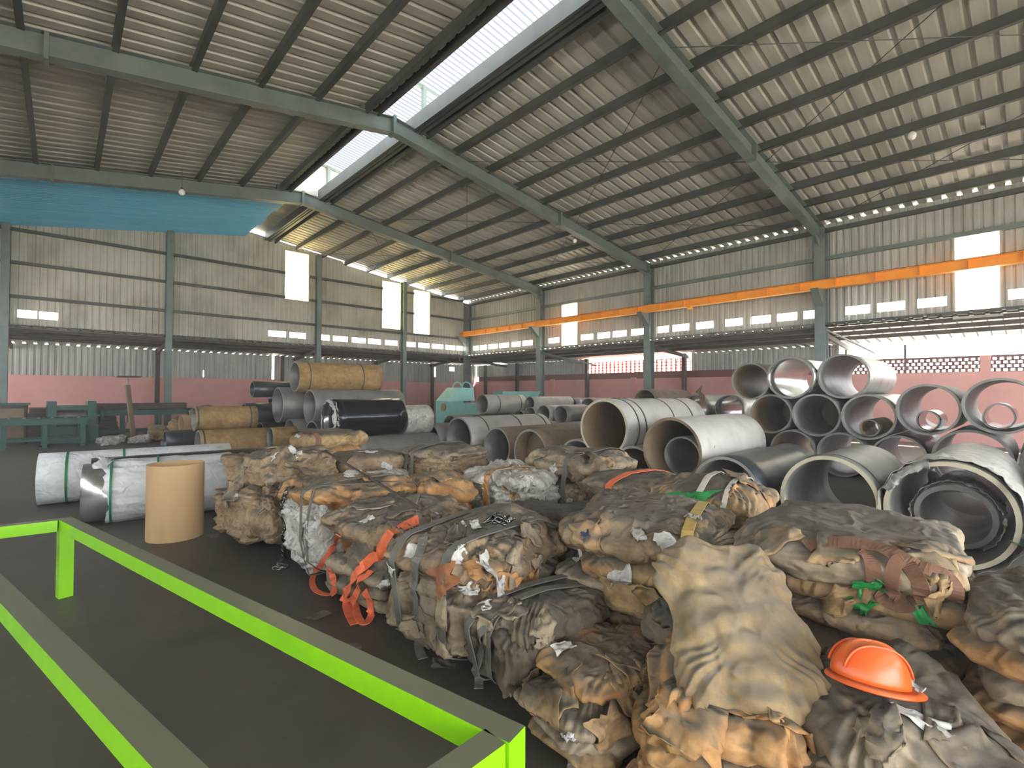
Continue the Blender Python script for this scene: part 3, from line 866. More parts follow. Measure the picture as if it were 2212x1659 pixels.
st3 = [(4.2, 'pipe_brown', 'pipe_inside_brown', .4, 'top-tier brownish pipe showing the pink wall through it'), (3.35, 'mirror_steel', 'mirror_steel', .43, 'top-tier bright polished steel pipe'), (2.49, 'pipe_steel', 'pipe_dull', .43, 'top-tier grey pipe with a ragged far end')]
for i, (yy, m, ins, r, lab) in enumerate(st3):
    pipe((10.95, 10.75, 10.9)[i], yy, .425 + 1.465, r, 2.5, 0, m, ins, label=lab, group=GS, seed=40 + i, dent=.02)
pipe(10.9, 4.35, .425, .42, 2.5, 0, 'pipe_dull', 'pipe_inside', label='bottom-tier pipe of the stack under the top brownish pipe', group=GS, seed=45)

# pipes further back, px = (mouth x, mouth y, mouth height)
GB = 'pipes lying in the back of the hall'
back = [(13.2, 5.6, .38, .38, 'pipe_steel', 'mirror_steel', 'steel pipe with a shiny lining between the stack and the pale pipe', 1.0), (13.6, 6.75, .4, .38, 'pipe_steel', 'mirror_steel', 'steel pipe with a torn paper tag on its mouth', 1.0),
        (13.9, 8.6, .45, .42, 'pipe_brown', 'pipe_inside_brown', 'brown cloth-covered pipe before the red breeze blocks', 1.0)]
for i, (X, yy, z, r, m, ins, lab, lift) in enumerate(back):
    base = .9
    pipe(X, yy, z, r, 2.4, 0, 'pipe_dull', 'pipe_inside', label='lower dull pipe right beneath the ' + ('shiny-lined steel pipe', 'pipe with the torn paper tag', 'brown cloth-covered pipe')[i], seed=50 + i)
    pipe(X, yy + .02, z + r * 2 + .02, r, 2.4, 0, m, ins, label=lab, seed=55 + i, dent=.02)
o = MB().add([(0, 0, 0), (.02, .18, .03), (.03, .10, .30), (-.03, .14, -.25), (.01, .02, -.3), (.04, .32, .1), (.0, .12, .12)], [(0, 1, 6), (1, 2, 6), (0, 4, 3, 1), (1, 5, 2)]).build('paper_tag', 'kraft_pale', loc=(13.57, 6.45, 1.5))
md = o.modifiers.new('thick', 'SOLIDIFY'); md.thickness = .01
tag(o, 'torn pale paper tag hanging from a pipe mouth', 'paper')
small = [(12.1, 11.2, .3, 'pipe_pale'), (12.1, 11.85, .28, 'pipe_pale'), (12.2, 12.5, .25, 'pipe_steel'), (12.4, 13.1, .24, 'pipe_pale'), (12.2, 10.5, .3, 'pipe_dull')]
for i, (X, yy, r, m) in enumerate(small):
    for t in range(2):
        pipe(X + .05 * t, (yy + (.3 if t else 0)) if i != 3 or not t else 12.47, (r + t * r * 1.72) if i != 3 or not t else 1.25, r, 2.2, 0, m, 'pipe_dark', label=['slim pipe on the ground in the far rows before the side wall', 'slim pipe on the upper layer in the far rows before the side wall'][t], group=GB + (' upper' if t else ' lower'), seed=60 + i * 2 + t)
for i, (X, yy) in enumerate(((15.2, 11.6), (15.3, 12.6), (15.0, 10.6))):
    for t in range(2): pipe(X, yy + .36 * t, .365 + .63 * t, .36, 1.5, 0, 'pipe_pale', 'pipe_dark', label='pale pipe in a two-high row against the side columns', group='two-high row against the side columns', seed=75 + i * 2 + t)
pipe(9.6, 13.4, .42, .4, 2.6, 0, 'pipe_dull', 'pipe_inside', label='dull lower pipe under the short white pipe by the teal machine', seed=82)
pipe(10.9, 13.3, 1.15, .34, 1.9, 0, 'pipe_pale', 'pipe_dark', bands=(.3, .85), label='short white pipe lying high before the teal machine', seed=83)
pipe(9.0, 12.03, .31, .3, 3.0, 0, 'pipe_steel', 'pipe_inside', label='long thin steel pipe behind the long pale banded pipe', seed=84)
pipe(9.0, 11.4, .3, .3, 3.0, 0, 'pipe_dull', 'pipe_dark', label='long dull pipe on the floor behind the banded pipe', seed=85)
pipe(8.7, 10.75, .335, .33, 2.6, 0, 'pipe_steel', 'pipe_dark', label='steel pipe right behind the long pale banded pipe', seed=87)
# left group with the black pipe
GL = 'dark pipes piled by the brown rolls'
pipe(4.2, 10.3, .97, .42, 1.65, 0, 'pipe_black', 'mirror_steel', label='glossy black pipe with crumpled silver film in its mouth', seed=90, dent=.0)
crumple_ring(bpy.data.objects[[o.name for o in COL.objects if o.name.startswith('steel_pipe')][-1]], .40, .33, .05, -.03, 6, 'plastic_scrap', .07, 0, 360, 'crumpled_film', 60)
pipe(4.5, 10.68, .36, .34, 2.1, 0, 'pipe_dull', 'pipe_dark', label='grey pipe on the floor under the glossy black pipe', seed=91)
pipe(4.5, 9.9, .31, .3, 2.1, 0, 'pipe_dull', 'pipe_dark', label='second grey pipe on the floor under the glossy black pipe', seed=92)
pipe(5.87, 10.2, .98, .36, .72, 0, 'plastic_white', 'pipe_dark', label='pipe wrapped in dull plastic at the end of the black pipe', seed=93, dent=.04)
pipe(4.4, 11.97, 1.23, .42, 2.4, 0, 'pipe_dull', 'pipe_dark', label='wide grey pipe above and behind the glossy black pipe', seed=94)
pipe(4.1, 12.43, .46, .45, 2.4, 0, 'pipe_dull', 'pipe_dark', label='grey pipe on the floor behind the black pipe', seed=95)
pipe(4.3, 11.51, .46, .45, 2.4, 0, 'pipe_dark', 'pipe_dark', label='dark pipe on the floor behind the black pipe', seed=96)
pipe(3.95, 12.87, 1.19, .44, 2.5, 0, 'pipe_dull', 'pipe_dark', label='grey pipe in the second layer of the dark pile', seed=97)
pipe(4.2, 12.42, 1.88, .38, 2.2, 0, 'paper_brown', 'pipe_dark', bands=(.12, .75), label='brown paper wrapped roll topping the dark pipe pile', seed=98)
for i, (X, yy, z, r) in enumerate(((3.68, 13.31, .42, .4), (3.3, 14.1, .36, .34), (3.4, 13.72, 1.2, .3), (3.7, 14.8, .36, .34), (3.9, 14.7, .98, .28), (3.5, 13.36, 1.7, .2), (4.1, 13.95, 1.75, .2))):
    pipe(X, yy, z, r, 2.0, 0, 'pipe_dark', 'pipe_dark', label=('slim dark greasy pipe topping the pile behind the brown rolls' if r < .25 else 'dark greasy pipe on the floor behind the brown rolls' if z < .5 else 'dark greasy pipe in the second layer behind the brown rolls'), group=GL, seed=100 + i)
pipe(2.15, 12.7, 1.0, .27, 1.25, 0, 'paper_brown', 'pipe_dark', bands=(.04, .88), label='upper brown paper wrapped roll beside the plastic scrap heap', seed=110)
pipe(2.2, 12.5, .36, .36, 1.45, 0, 'paper_brown', 'pipe_dark', bands=(.05,), label='lower brown paper wrapped roll on the floor', seed=111)
pipe(3.5, 11.9, .5, .25, .55, 0, 'paper_brown', 'pipe_dark', label='short orange-brown roll beside the lower brown roll', seed=112)
pipe(3.5, 11.9, .14, .13, .55, 0, 'pipe_dark', 'pipe_dark', label='thin dark pipe under the short brown roll', seed=113)
pipe(1.95, 15.2, .3, .28, 1.6, 0, 'pipe_dark', 'pipe_dark', label='small dark pipe behind the upper brown roll', seed=114)

# ------------------------------------------------------------------ plastic wrapped coils by the tube
c1 = pipe(-.22, 9.4, .36, .355, 2.3, -4, 'plastic_clean', 'mirror_steel', 'mirror_steel', bands=(.13, .4), band_m='band_green', label='long steel coil wrapped in white plastic with green bands behind the cardboard tube', seed=120, name='wrapped_coil', wall=.03)
c2 = pipe(.2, 7.75, .355, .35, 1.7, -6, 'mirror_steel', 'mirror_steel', 'mirror_steel', label='steel coil half out of its white plastic beside the cardboard tube', seed=121, name='wrapped_coil', wall=.03)
crumple_ring(c2, .36, .36, .22, 1.55, 8, 'plastic_clean', .06, 0, 360, 'plastic_wrap', 80)
crumple_ring(c2, .365, .42, .26, .12, 9, 'plastic_clean', .08, 30, 130, 'torn_plastic', 40)
for b in (.27, .72):
    MB().lathe([(.385, b - .012), (.40, b - .012), (.40, b + .012), (.385, b + .012)], 44, True, 'X').build('band', 'band_green', c2)
c1['category'] = c2['category'] = 'coil'
c3 = pipe(.3, 8.58, .345, .34, 2.9, -3, 'coil_dark', 'pipe_dark', 'mirror_steel', label='long dark uncovered steel coil between the two wrapped coils', seed=122, name='steel_coil'); c3['category'] = 'coil'
tb = at(378, 1168, Z=0); tb = Vector((.93, 6.42, 0))
tube = empty('cardboard_tube', tb, 0, 'upright open brown cardboard tube standing on the floor', 'tube')
h_ = .8; r_ = .265
MB().lathe([(r_, 0), (r_, h_), (r_ - .012, h_), (r_ - .012, 0)], 48).build('tube_wall', 'cardboard', tube, False)
for f in tube.children: f.data.polygons.foreach_set('use_smooth', [True] * len(f.data.polygons)); f.modifiers.new('es', 'EDGE_SPLIT').split_angle = R(40)
# ------------------------------------------------------------------ sacks and bales
def crumple(P, seed, freq, warp, k=7):
    rng = np.random.default_rng(seed); r = 0
    for i in range(k):
        d = rng.normal(size=3); d[2] *= 1.3; d /= np.linalg.norm(d)
        t = P @ d * freq * rng.uniform(.6, 1.5) + rng.uniform() + warp * 1.6
        tri = np.abs((t % 1.0) * 2 - 1)
        r = r + (tri - .5) * np.clip(vnoise(P * freq * .45 + i * 17.3 + seed % 91, seed + i) * 2 - .55, 0, 1)
    return r / math.sqrt(k)


def sack_mesh(lx, ly, h, seed, kind='pillow', res=1.0, crump=1.0, shear=0.0, edge=None):
    """closed crumpled sack: a boxy cushion with pinched seams, lumps and folds.
    pillow: full sack; flat: folded empty sacks pressed thin; lump: balled-up bundle"""
    nu = max(40, int(110 * res)); nv = max(14, int(40 * res))
    rng = np.random.default_rng(seed)
    U, V = np.meshgrid(np.arange(nu) / nu * 2 * np.pi, (np.arange(1, nv) / nv - .5) * np.pi)
    U = U.ravel(); V = V.ravel()
    exy, ez = {'pillow': (.42, .8), 'flat': (.34, .6), 'lump': (.6, .6), 'box': (.36, .42)}[kind]

    def sp(c, e): return np.sign(c) * np.abs(c) ** e
    x = sp(np.cos(U), exy) * sp(np.cos(V), ez); y = sp(np.sin(U), exy) * sp(np.cos(V), ez); z = sp(np.sin(V), ez)
    x = np.append(x, [0, 0]); y = np.append(y, [0, 0]); z = np.append(z, [-1, 1])
    P = np.stack([x * lx / 2, y * ly / 2, z * h / 2], 1)
    off = rng.uniform(0, 50, 3)
    rad = np.sqrt((P[:, 0] / lx * 2) ** 2 + (P[:, 1] / ly * 2) ** 2)
    side = np.clip((rad - .55) / .45, 0, 1)
    # wobbly outline
    Q = np.stack([P[:, 0] * 2.2, P[:, 1] * 2.2, P[:, 2] * 2.5], 1) + off
    edge = edge if edge is not None else {'pillow': .10, 'flat': .16, 'lump': .16, 'box': .10}[kind]
    k = 1 + (fbm(Q, seed, 3) - .5) * 2 * edge
    P[:, 0] *= k; P[:, 1] *= k
    # big lumps and sag
    big = fbm(P * 2.3 + off, seed + 1, 2) - .5
    P[:, 2] += big * {'pillow': .14, 'flat': .05, 'lump': .2, 'box': .1}[kind] * crump * min(1, h * 2.2 + .3)
    # sharp paper folds: triangle waves in random directions, patchy
    warp = (fbm(P * 3 + off, seed + 2, 2) - .5)
    fold = crumple(P, seed + 3, 3.2, warp, 7)
    fine = crumple(P, seed + 4, 7.5, warp, 8) + .5 * crumple(P, seed + 8, 16, warp * 2, 6)
    UU = np.append(U, [0, 0])
    pt = UU / (2 * np.pi) * (26 if lx > .8 else 20) + fbm(P * 5 + off, seed + 9, 2) * 3.5
    pucker = (np.abs((pt % 1) * 2 - 1) - .5) * side * np.clip(vnoise(P * 3 + off, seed + 10) * 1.8 - .3, 0, 1)
    nrm = np.stack([P[:, 0] / lx ** 2 * 4, P[:, 1] / ly ** 2 * 4, P[:, 2] / h ** 2 * 2 + 1e-6], 1)
    nrm /= np.linalg.norm(nrm, axis=1)[:, None] + 1e-9
    amp = {'pillow': .075, 'flat': .05, 'lump': .14, 'box': .10}[kind] * crump
    P += nrm * (fold * amp * (.35 + .9 * side) + fine * amp * .5 * (.6 + .5 * side) + pucker * (.028 if kind != 'flat' else .016))[:, None]
    # pleats on the sides: several folded layers
    if kind in ('box', 'lump'):
        lay = np.sin(P[:, 2] * 2 * np.pi / (.085 if kind == 'box' else .13) + fbm(Q * 1.3, seed + 5, 2) * 9)
        P[:, :2] *= (1 + side * lay * (.035 if kind == 'box' else .03))[:, None]
    # thin seams: pinch rim of flat and pillow sacks into a fin
    if kind in ('pillow', 'flat'):
        fin = np.exp(-(z / .35) ** 2) * side
        P[:, :2] *= (1 + fin * (.05 + .12 * np.maximum(0, fbm(Q * 2.6, seed + 6, 2) - .45)))[:, None]
    if shear: P[:, 2] += shear * P[:, 0]
    n = (nv - 1) * nu
    fs = []
    for i in range(nv - 2):
        for j in range(nu):
            j2 = (j + 1) % nu
            fs.append((i * nu + j, i * nu + j2, (i + 1) * nu + j2, (i + 1) * nu + j))
    for j in range(nu):
        fs.append((n, (j + 1) % nu, j)); fs.append((n + 1, (nv - 2) * nu + j, (nv - 2) * nu + (j + 1) % nu))
    me = bpy.data.meshes.new('sack'); me.from_pydata(P.tolist(), [], fs); me.update()
    me.polygons.foreach_set('use_smooth', [True] * len(me.polygons))
    return me


def bvh_of(root):
    """all meshes of a bale in its local frame"""
    vs = []; fs = []
    for o in root.children:
        if o.type != 'MESH': continue
        mw = Matrix.LocRotScale(o.location, o.rotation_euler, o.scale); n = len(vs)
        vs += [mw @ v.co for v in o.data.vertices]; fs += [tuple(i + n for i in p.vertices) for p in o.data.polygons]
    return BVHTree.FromPolygons(vs, fs)


def hull2(pts):
    pts = sorted(set((round(p[0], 4), round(p[1], 4)) for p in pts))

    def half(ps):
        h = []
        for p in ps:
            while len(h) > 1 and (h[-1][0] - h[-2][0]) * (p[1] - h[-2][1]) - (h[-1][1] - h[-2][1]) * (p[0] - h[-2][0]) <= 0: h.pop()
            h.append(p)
        return h
    a = half(pts); b = half(pts[::-1]); return a[:-1] + b[:-1]


def ribbon(pts, width, thick, nor=None, widthdir=None, closed=False):
    """flat webbing along pts; nor gives the outward side per point"""
    mb = MB(); n = len(pts); vs = []
    for i, p in enumerate(pts):
        p = Vector(p); a = Vector(pts[i - 1] if (i or closed) else pts[i]); c = Vector(pts[(i + 1) % n] if (i < n - 1 or closed) else pts[i])
        t = (c - a).normalized()
        if widthdir is not None: w = (Vector(widthdir[i] if isinstance(widthdir[0], (tuple, list, Vector)) else widthdir)); w = (w - t * w.dot(t)).normalized(); u = t.cross(w)
        else:
            u = Vector(nor[i]); u = (u - t * u.dot(t)).normalized(); w = t.cross(u)
        for (sa, sb) in ((-1, -1), (1, -1), (1, 1), (-1, 1)): vs.append(p + w * width / 2 * sa + u * thick / 2 * sb)
    fs = []
    for i in range(n if closed else n - 1):
        j = (i + 1) % n
        for k in range(4): fs.append((i * 4 + k, i * 4 + (k + 1) % 4, j * 4 + (k + 1) % 4, j * 4 + k))
    if not closed: fs += [(3, 2, 1, 0), tuple((n - 1) * 4 + k for k in range(4))]
    return mb.add(vs, fs)


def strap(root, m, ax='X', off=0.0, width=.06, tilt=0.0, name='strap', zfloor=.02):
    """webbing pulled round the bale in a vertical plane: hull of ray hits"""
    bv = bvh_of(root)
    zs = [v for o in root.children if o.type == 'MESH' for v in (o.location.z + c[2] for c in o.bound_box)]
    zc = (max(zs) + min(0, min(zs))) / 2 * 1.0
    pts2 = []
    for k in range(72):
        a = 2 * math.pi * k / 72; d = Vector((math.cos(a), 0, math.sin(a))) if ax == 'X' else Vector((0, math.cos(a), math.sin(a)))
        sh = Vector((0, off, 0)) if ax == 'X' else Vector((off, 0, 0))
        tl = (Vector((0, tilt, 0)) if ax == 'X' else Vector((tilt, 0, 0))) * math.cos(a)
        c = Vector((0, 0, zc)) + sh
        h = bv.ray_cast(c + tl + d * 3, -d)
        if h[0] is not None:
            q = h[0] + d * .012
            pts2.append((q.x if ax == 'X' else q.y, q.z))
    if len(pts2) < 8: return None
    hl = hull2(pts2); dense = []
    n = len(hl)
    for i in range(n):
        p = hl[i]; q = hl[(i + 1) % n]; dl = math.hypot(q[0] - p[0], q[1] - p[1]); m_ = max(1, int(dl / .06))
        for j in range(m_): dense.append((p[0] + (q[0] - p[0]) * j / m_, p[1] + (q[1] - p[1]) * j / m_))
    mn, mx = min(d[0] for d in dense), max(d[0] for d in dense); mid = (mn + mx) / 2
    pts = []
    for (s, z) in dense:
        t = tilt * (s - mid) / max(.01, (mx - mn) / 2)
        z = max(z, zfloor)
        pts.append(Vector((s, off + t, z)) if ax == 'X' else Vector((off + t, s, z)))
    wd = Vector((0, 1, 0)) if ax == 'X' else Vector((1, 0, 0))
    return ribbon(pts, width, .006, widthdir=wd, closed=True).build(name, m, root)


def flap_mesh(w, l, seed, crump=.05):
    n = 11; rng = np.random.default_rng(seed); off = rng.uniform(0, 40, 3)
    g = np.linspace(-.5, .5, n); X, Y = np.meshgrid(g, g); X = X.ravel(); Y = Y.ravel()
    P = np.stack([X * w, Y * l, 0 * X], 1)
    ed = 1 + (fbm(np.stack([X * 2.2, Y * 2.2, 0 * X], 1) + off, seed, 2) - .5) * .8
    P[:, :2] *= ed[:, None]; P[:, 0] += P[:, 1] * rng.uniform(-.5, .5)
    P[:, 2] = (ridged(np.stack([X * 2, Y * 2, 0 * X], 1) + off, seed + 1, 2) - .4) * crump
    fs = [(i * n + j, i * n + j + 1, (i + 1) * n + j + 1, (i + 1) * n + j) for i in range(n - 1) for j in range(n - 1)]
    me = bpy.data.meshes.new('flap'); me.from_pydata(P.tolist(), [], fs); me.update()
    me.polygons.foreach_set('use_smooth', [True] * len(me.polygons)); return me


def flaps(root, count, m, size, seed, name='paper_flap', zmin=.1, ztop=False, toward=None):
    """torn paper or plastic pieces sticking to the bale's sides and top"""
    bv = bvh_of(root); rng = random.Random(seed)
    zs = [v for o in root.children if o.type == 'MESH' for v in (o.location.z + c[2] for c in o.bound_box)]
    zt = max(zs)
    for k in range(count):
        for tr in range(8):
            a = rng.uniform(0, 2 * math.pi) if toward is None else toward + rng.uniform(-1.2, 1.2)
            z = rng.uniform(zmin, zt * .97)
            d = Vector((math.cos(a), math.sin(a), .5 if rng.random() < .45 else .05)).normalized()
            h = bv.ray_cast(Vector((0, 0, z)) + d * 3, -d)
            if h[0] is not None: break
        if h[0] is None: continue
        w = size * rng.uniform(.5, 1.2); l = size * rng.uniform(.6, 1.6)
        me = flap_mesh(w, l, seed * 31 + k)
        o = link(name, me, m, root)
        n = h[1] if h[1].dot(d) > 0 else -h[1]
        n = (n + Vector((0, 0, .1))).normalized()
        q = n.to_track_quat('Z', 'Y')
        o.location = h[0] + n * .012
        o.rotation_mode = 'QUATERNION'
        from mathutils import Quaternion
        o.rotation_quaternion = q @ Quaternion((0, 0, 1), rng.uniform(0, 6.28)) @ Quaternion((1, 0, 0), rng.uniform(-.35, .35))
        mw = Matrix.Translation(o.location) @ o.rotation_quaternion.to_matrix().to_4x4(); inv = mw.inverted()
        lift = 0.0 if name != 'paper_flap' or rng.random() < .5 else rng.uniform(.1, .35)
        for v in me.vertices:
            p = mw @ v.co; hit = bv.find_nearest(p)
            if hit[0] is None: continue
            hn = hit[1] if hit[1].dot(n) > -.2 else n
            q2 = hit[0] + hn * (.006 + max(0, v.co.z) * .5) + n * lift * max(0, v.co.y)
            v.co = inv @ q2
        me.update()
        md = o.modifiers.new('thick', 'SOLIDIFY'); md.thickness = .004


SEED = [500]
PRESSED = []          # world-space surfaces of the sacks laid so far


def surf(me, M):
    vs = [M @ v.co for v in me.vertices]
    lo = Vector([min(v[k] for v in vs) for k in range(3)]); hi = Vector([max(v[k] for v in vs) for k in range(3)])
    return BVHTree.FromPolygons(vs, [tuple(p.vertices) for p in me.polygons]), lo, hi


def inside_of(bv, w):
    r = bv.find_nearest(w, .3)
    if r[0] is None or (w - r[0]).dot(r[1]) >= 0: return None
    n = 0; o = w.copy()
    for k in range(8):
        h = bv.ray_cast(o, Vector((.13, .07, 1)).normalized())
        if h[0] is None: break
        n += 1; o = h[0] + Vector((.13, .07, 1)).normalized() * 1e-4
    return r if n % 2 else None


def press(me, M, others):
    """soft sack gives way where it meets sacks already lying there"""
    I = M.inverted(); vs = [M @ v.co for v in me.vertices]
    lo = [min(v[k] for v in vs) for k in range(3)]; hi = [max(v[k] for v in vs) for k in range(3)]
    for (bv, a, b) in others:
        if any(hi[k] < a[k] or lo[k] > b[k] for k in range(3)): continue
        for i, w in enumerate(vs):
            if w.x < a.x or w.x > b.x or w.y < a.y or w.y > b.y or w.z < a.z or w.z > b.z: continue
            r = inside_of(bv, w)
            if r is not None: vs[i] = r[0] - r[1] * .004
    for v, w in zip(me.vertices, vs): v.co = I @ w
    me.update()


def bale(x, y, rz, parts, label, straps=(), fl=(), group=None, name='sack_bale', cat='bale', z0=0.0):
    """parts: (kind, lx, ly, height, z bottom, material, dx, dy, rz, res, crump)"""
    e = empty(name, (x, y, z0), R(rz), label, cat, group)
    for p in parts:
        kind, lx, ly, h, zb, m = p[:6]
        dx, dy, rr, res, cr = (list(p[6:]) + [0, 0, 0, 1.0, 1.0][len(p) - 6:])[:5]
        SEED[0] += 11
        me = sack_mesh(lx, ly, h, SEED[0], kind, res, cr)
        zmn = min(v.co.z for v in me.vertices)
        o = link('sack', me, m, e)
        o.location = (dx, dy, zb + (h / 2 if zb > .03 else -zmn + .002)); o.rotation_euler = (0, 0, R(rr))
    M = Matrix.Translation((x, y, z0)) @ Matrix.Rotation(R(rz), 4, 'Z'); new = []
    for o in e.children:
        mw = M @ Matrix.LocRotScale(o.location, o.rotation_euler, o.scale); press(o.data, mw, PRESSED); new.append(surf(o.data, mw))
    PRESSED.extend(new)
    for s in straps: strap(e, *s[:1], **s[1])
    for (count, m, size, nm) in fl:
        SEED[0] += 3; flaps(e, count, m, size, SEED[0], nm, toward=R(225 - rz))
    return e


def stackof(n, lx, ly, z0, z1, m, seed, mats=None, jit=.06, res=.7, kind='flat'):
    """n pressed sacks from z0 to z1"""
    rng = random.Random(seed); L = []; t = (z1 - z0) / n
    for i in range(n):
        mm = m if not mats else rng.choice(mats)
        L.append((kind, lx * rng.uniform(.92, 1.06), ly * rng.uniform(.92, 1.06), t * 1.55, max(0.0, z0 + i * t - t * .2), mm, rng.uniform(-jit, jit), rng.uniform(-jit, jit), rng.uniform(-9, 9), res, 1.0))
    return L


GRY = ('strap_grey',)
# --- the outer row beside the walkway, from the far end towards the photographer
bale(1.84, 5.72, 8, [('box', 1.08, 1.2, .55, 0, 'kraft_pink', 0, 0, 0, 1.3, 1.2), ('lump', .92, 1.0, .52, .42, 'kraft_pink', .05, .12, 20, 1.2, 1.1)],
     'crumpled pinkish-brown bale beside the cardboard tube', fl=[(5, 'plastic_scrap', 0.10, 'plastic_scrap'), (10, 'kraft_grey', .22, 'paper_flap')])
B3 = bale(2.02, 4.46, -4, [('box', 1.0, .95, .6, 0, 'plastic_white', 0, 0, 0, 1.4, 1.2), ('pillow', 1.02, .98, .26, .52, 'kraft_orange', 0, 0, 12, 1.3, 1.3)],
     'bale of white plastic under a rusty brown sack with a chain on it', straps=[('strap_grey', dict(ax='X', off=-.30, width=.05)), ('strap_grey', dict(ax='X', off=-.41, width=.05))],
     fl=[(7, 'plastic_scrap', 0.13, 'plastic_scrap'), (3, 'kraft_orange', .2, 'paper_flap')])
B9 = bale(1.98, 3.42, 6, stackof(3, .85, .8, 0, .34, 'kraft_grey', 5) + [('lump', .82, .75, .32, .22, 'kraft_dark', 0, -.05, 0, 1.2, 1), ('pillow', .95, .78, .26, .46, 'kraft_pink', .04, .08, 8, 1.4, 1.2)],
     'dusty brown bale tied with a bright orange sling', fl=[(4, 'plastic_scrap', 0.08, 'plastic_scrap'), (7, 'kraft_grey', .2, 'paper_flap')])
B10 = bale(2.02, 2.46, 0, [('box', .9, .84, .5, 0, 'kraft_grey', 0, 0, 0, 1.6, 1.15), ('pillow', .92, .82, .4, .40, 'kraft_pink', .02, .0, 10, 1.7, 1.2)],
     'tall brown bale with two grey slings and torn white plastic', straps=[('strap_grey', dict(ax='X', off=.24, width=.065, tilt=.04)), ('strap_grey', dict(ax='X', off=-.27, width=.065, tilt=-.04))],
     fl=[(6, 'plastic_scrap', 0.09, 'plastic_scrap'), (10, 'kraft_grey', .2, 'paper_flap'), (3, 'kraft_orange', .18, 'paper_flap')])
B11 = bale(1.95, 1.86, -12, [('box', .66, .46, .34, 0, 'kraft_dark', 0, 0, 0, 1.3, 1.1), ('pillow', .64, .46, .26, .26, 'kraft_dark', .0, 0, 10, 1.4, 1.2)],
     'low dark brown bale with grey slings leaning on the tall bale', straps=[('strap_grey', dict(ax='X', off=.08, width=.05)), ('strap_grey', dict(ax='X', off=-.03, width=.05))],
     fl=[(7, 'kraft_grey', .15, 'paper_flap'), (1, 'plastic_scrap', 0.07, 'plastic_scrap')])
B21 = bale(1.95, 1.38, -8, stackof(4, .72, .42, 0, .34, 'kraft', 21, ['kraft', 'kraft_grey', 'kraft_orange'], res=1.0),
     'low stack of folded kraft sacks next to the rail corner', fl=[(8, 'kraft', .17, 'paper_flap'), (1, 'plastic_scrap', 0.08, 'plastic_scrap')])
B22 = bale(1.98, .88, 14, stackof(3, .62, .5, 0, .3, 'kraft_orange', 22, res=1.0) + [('pillow', .6, .5, .22, .26, 'kraft_orange', 0, 0, 10, 1.5, 1.5)],
     'orange-brown heap of creased paper sacks at the walkway edge', fl=[(7, 'kraft_orange', .2, 'paper_flap')])
# --- second row
bale(2.78, 6.95, 5, stackof(5, .85, .85, 0, .98, 'kraft_orange', 31, ['kraft_orange', 'kraft', 'kraft_grey']), 'square brown bale with a dark sling behind the pinkish bale', straps=[('strap_brown', dict(ax='Y', off=-.3, width=.07))], fl=[(1, 'plastic_scrap', 0.09, 'plastic_scrap')])
bale(2.92, 5.85, -10, stackof(4, .8, .8, 0, .76, 'kraft_grey', 32, ['kraft_grey', 'plastic_white', 'kraft_pink']), 'flat grey bale with a white plastic fringe behind the chained bale', fl=[(3, 'plastic_scrap', 0.11, 'plastic_scrap')])
bale(3.76, 5.38, 12, [('box', .95, .9, .8, 0, 'kraft_pink', 0, 0, 0, 1.3, 1.1), ('pillow', .9, .85, .2, .7, 'kraft_grey', 0, 0, 5, 1, 1)], 'pale brown bale with a pair of grey slings side by side', straps=[('strap_grey', dict(ax='X', off=.06, width=.05)), ('strap_grey', dict(ax='X', off=.22, width=.05))])
bale(2.82, 4.12, -14, [('lump', .6, .62, .5, 0, 'kraft_orange', 0, 0, 0, 1.2, 1), ('pillow', .62, .62, .32, .42, 'kraft_orange', 0, 0, 0, 1.2, 1.2)], 'rounded orange-brown bale with a grey dusty top', fl=[(4, 'kraft_orange', .18, 'paper_flap')])
bale(3.63, 3.96, 8, [('box', .92, .9, .62, 0, 'plastic_white', 0, 0, 0, 1.3, 1.2), ('pillow', .94, .9, .26, .52, 'plastic_white', 0, 0, 8, 1.4, 1.4)], 'whitish plastic bale with a tan sling', straps=[('kraft_orange', dict(ax='X', off=-.12, width=.09))], fl=[(4, 'plastic_scrap', 0.15, 'plastic_scrap'), (3, 'kraft_orange', .22, 'paper_flap')])
bale(4.58, 3.72, -6, stackof(3, .95, .95, 0, .4, 'kraft_grey', 33) + [('pillow', 1.0, .95, .36, .3, 'kraft_pink', 0, 0, 0, 1.3, 1.2), ('pillow', 1.02, .98, .34, .58, 'kraft_grey', 0, 0, 6, 1.4, 1.2)], 'bulging two-tier brown bale before the banded pipe', straps=[('strap_grey', dict(ax='X', off=-.25, width=.07))], fl=[(3, 'plastic_scrap', 0.08, 'plastic_scrap'), (3, 'kraft', .2, 'paper_flap')])
bale(2.9, 2.75, 10, stackof(3, .75, .7, 0, .5, 'kraft_dark', 34, ['kraft_dark', 'kraft_grey']) + [('pillow', .72, .66, .2, .48, 'kraft_dark', 0, 0, 0, 1.2, 1)], 'dark grey sack bale with loose chain on top', fl=[(2, 'plastic_scrap', 0.11, 'plastic_scrap'), (1, 'print_blue', .2, 'printed_scrap')])
B12 = bale(2.74, 1.68, 14, stackof(6, .86, .8, 0, .66, 'kraft_grey', 35, ['kraft_grey', 'kraft', 'kraft_pink'], res=.9) + [('pillow', .98, .86, .3, .58, 'kraft_pink', 0, 0, 6, 1.8, 1.1)],
     'broad brown bale with a yellow strap and a white torn corner', straps=[('strap_yellow', dict(ax='X', off=-.3, width=.06, tilt=.05))], fl=[(5, 'plastic_scrap', 0.10, 'plastic_scrap'), (6, 'kraft', .2, 'paper_flap'), (1, 'print_blue', .12, 'printed_scrap')])
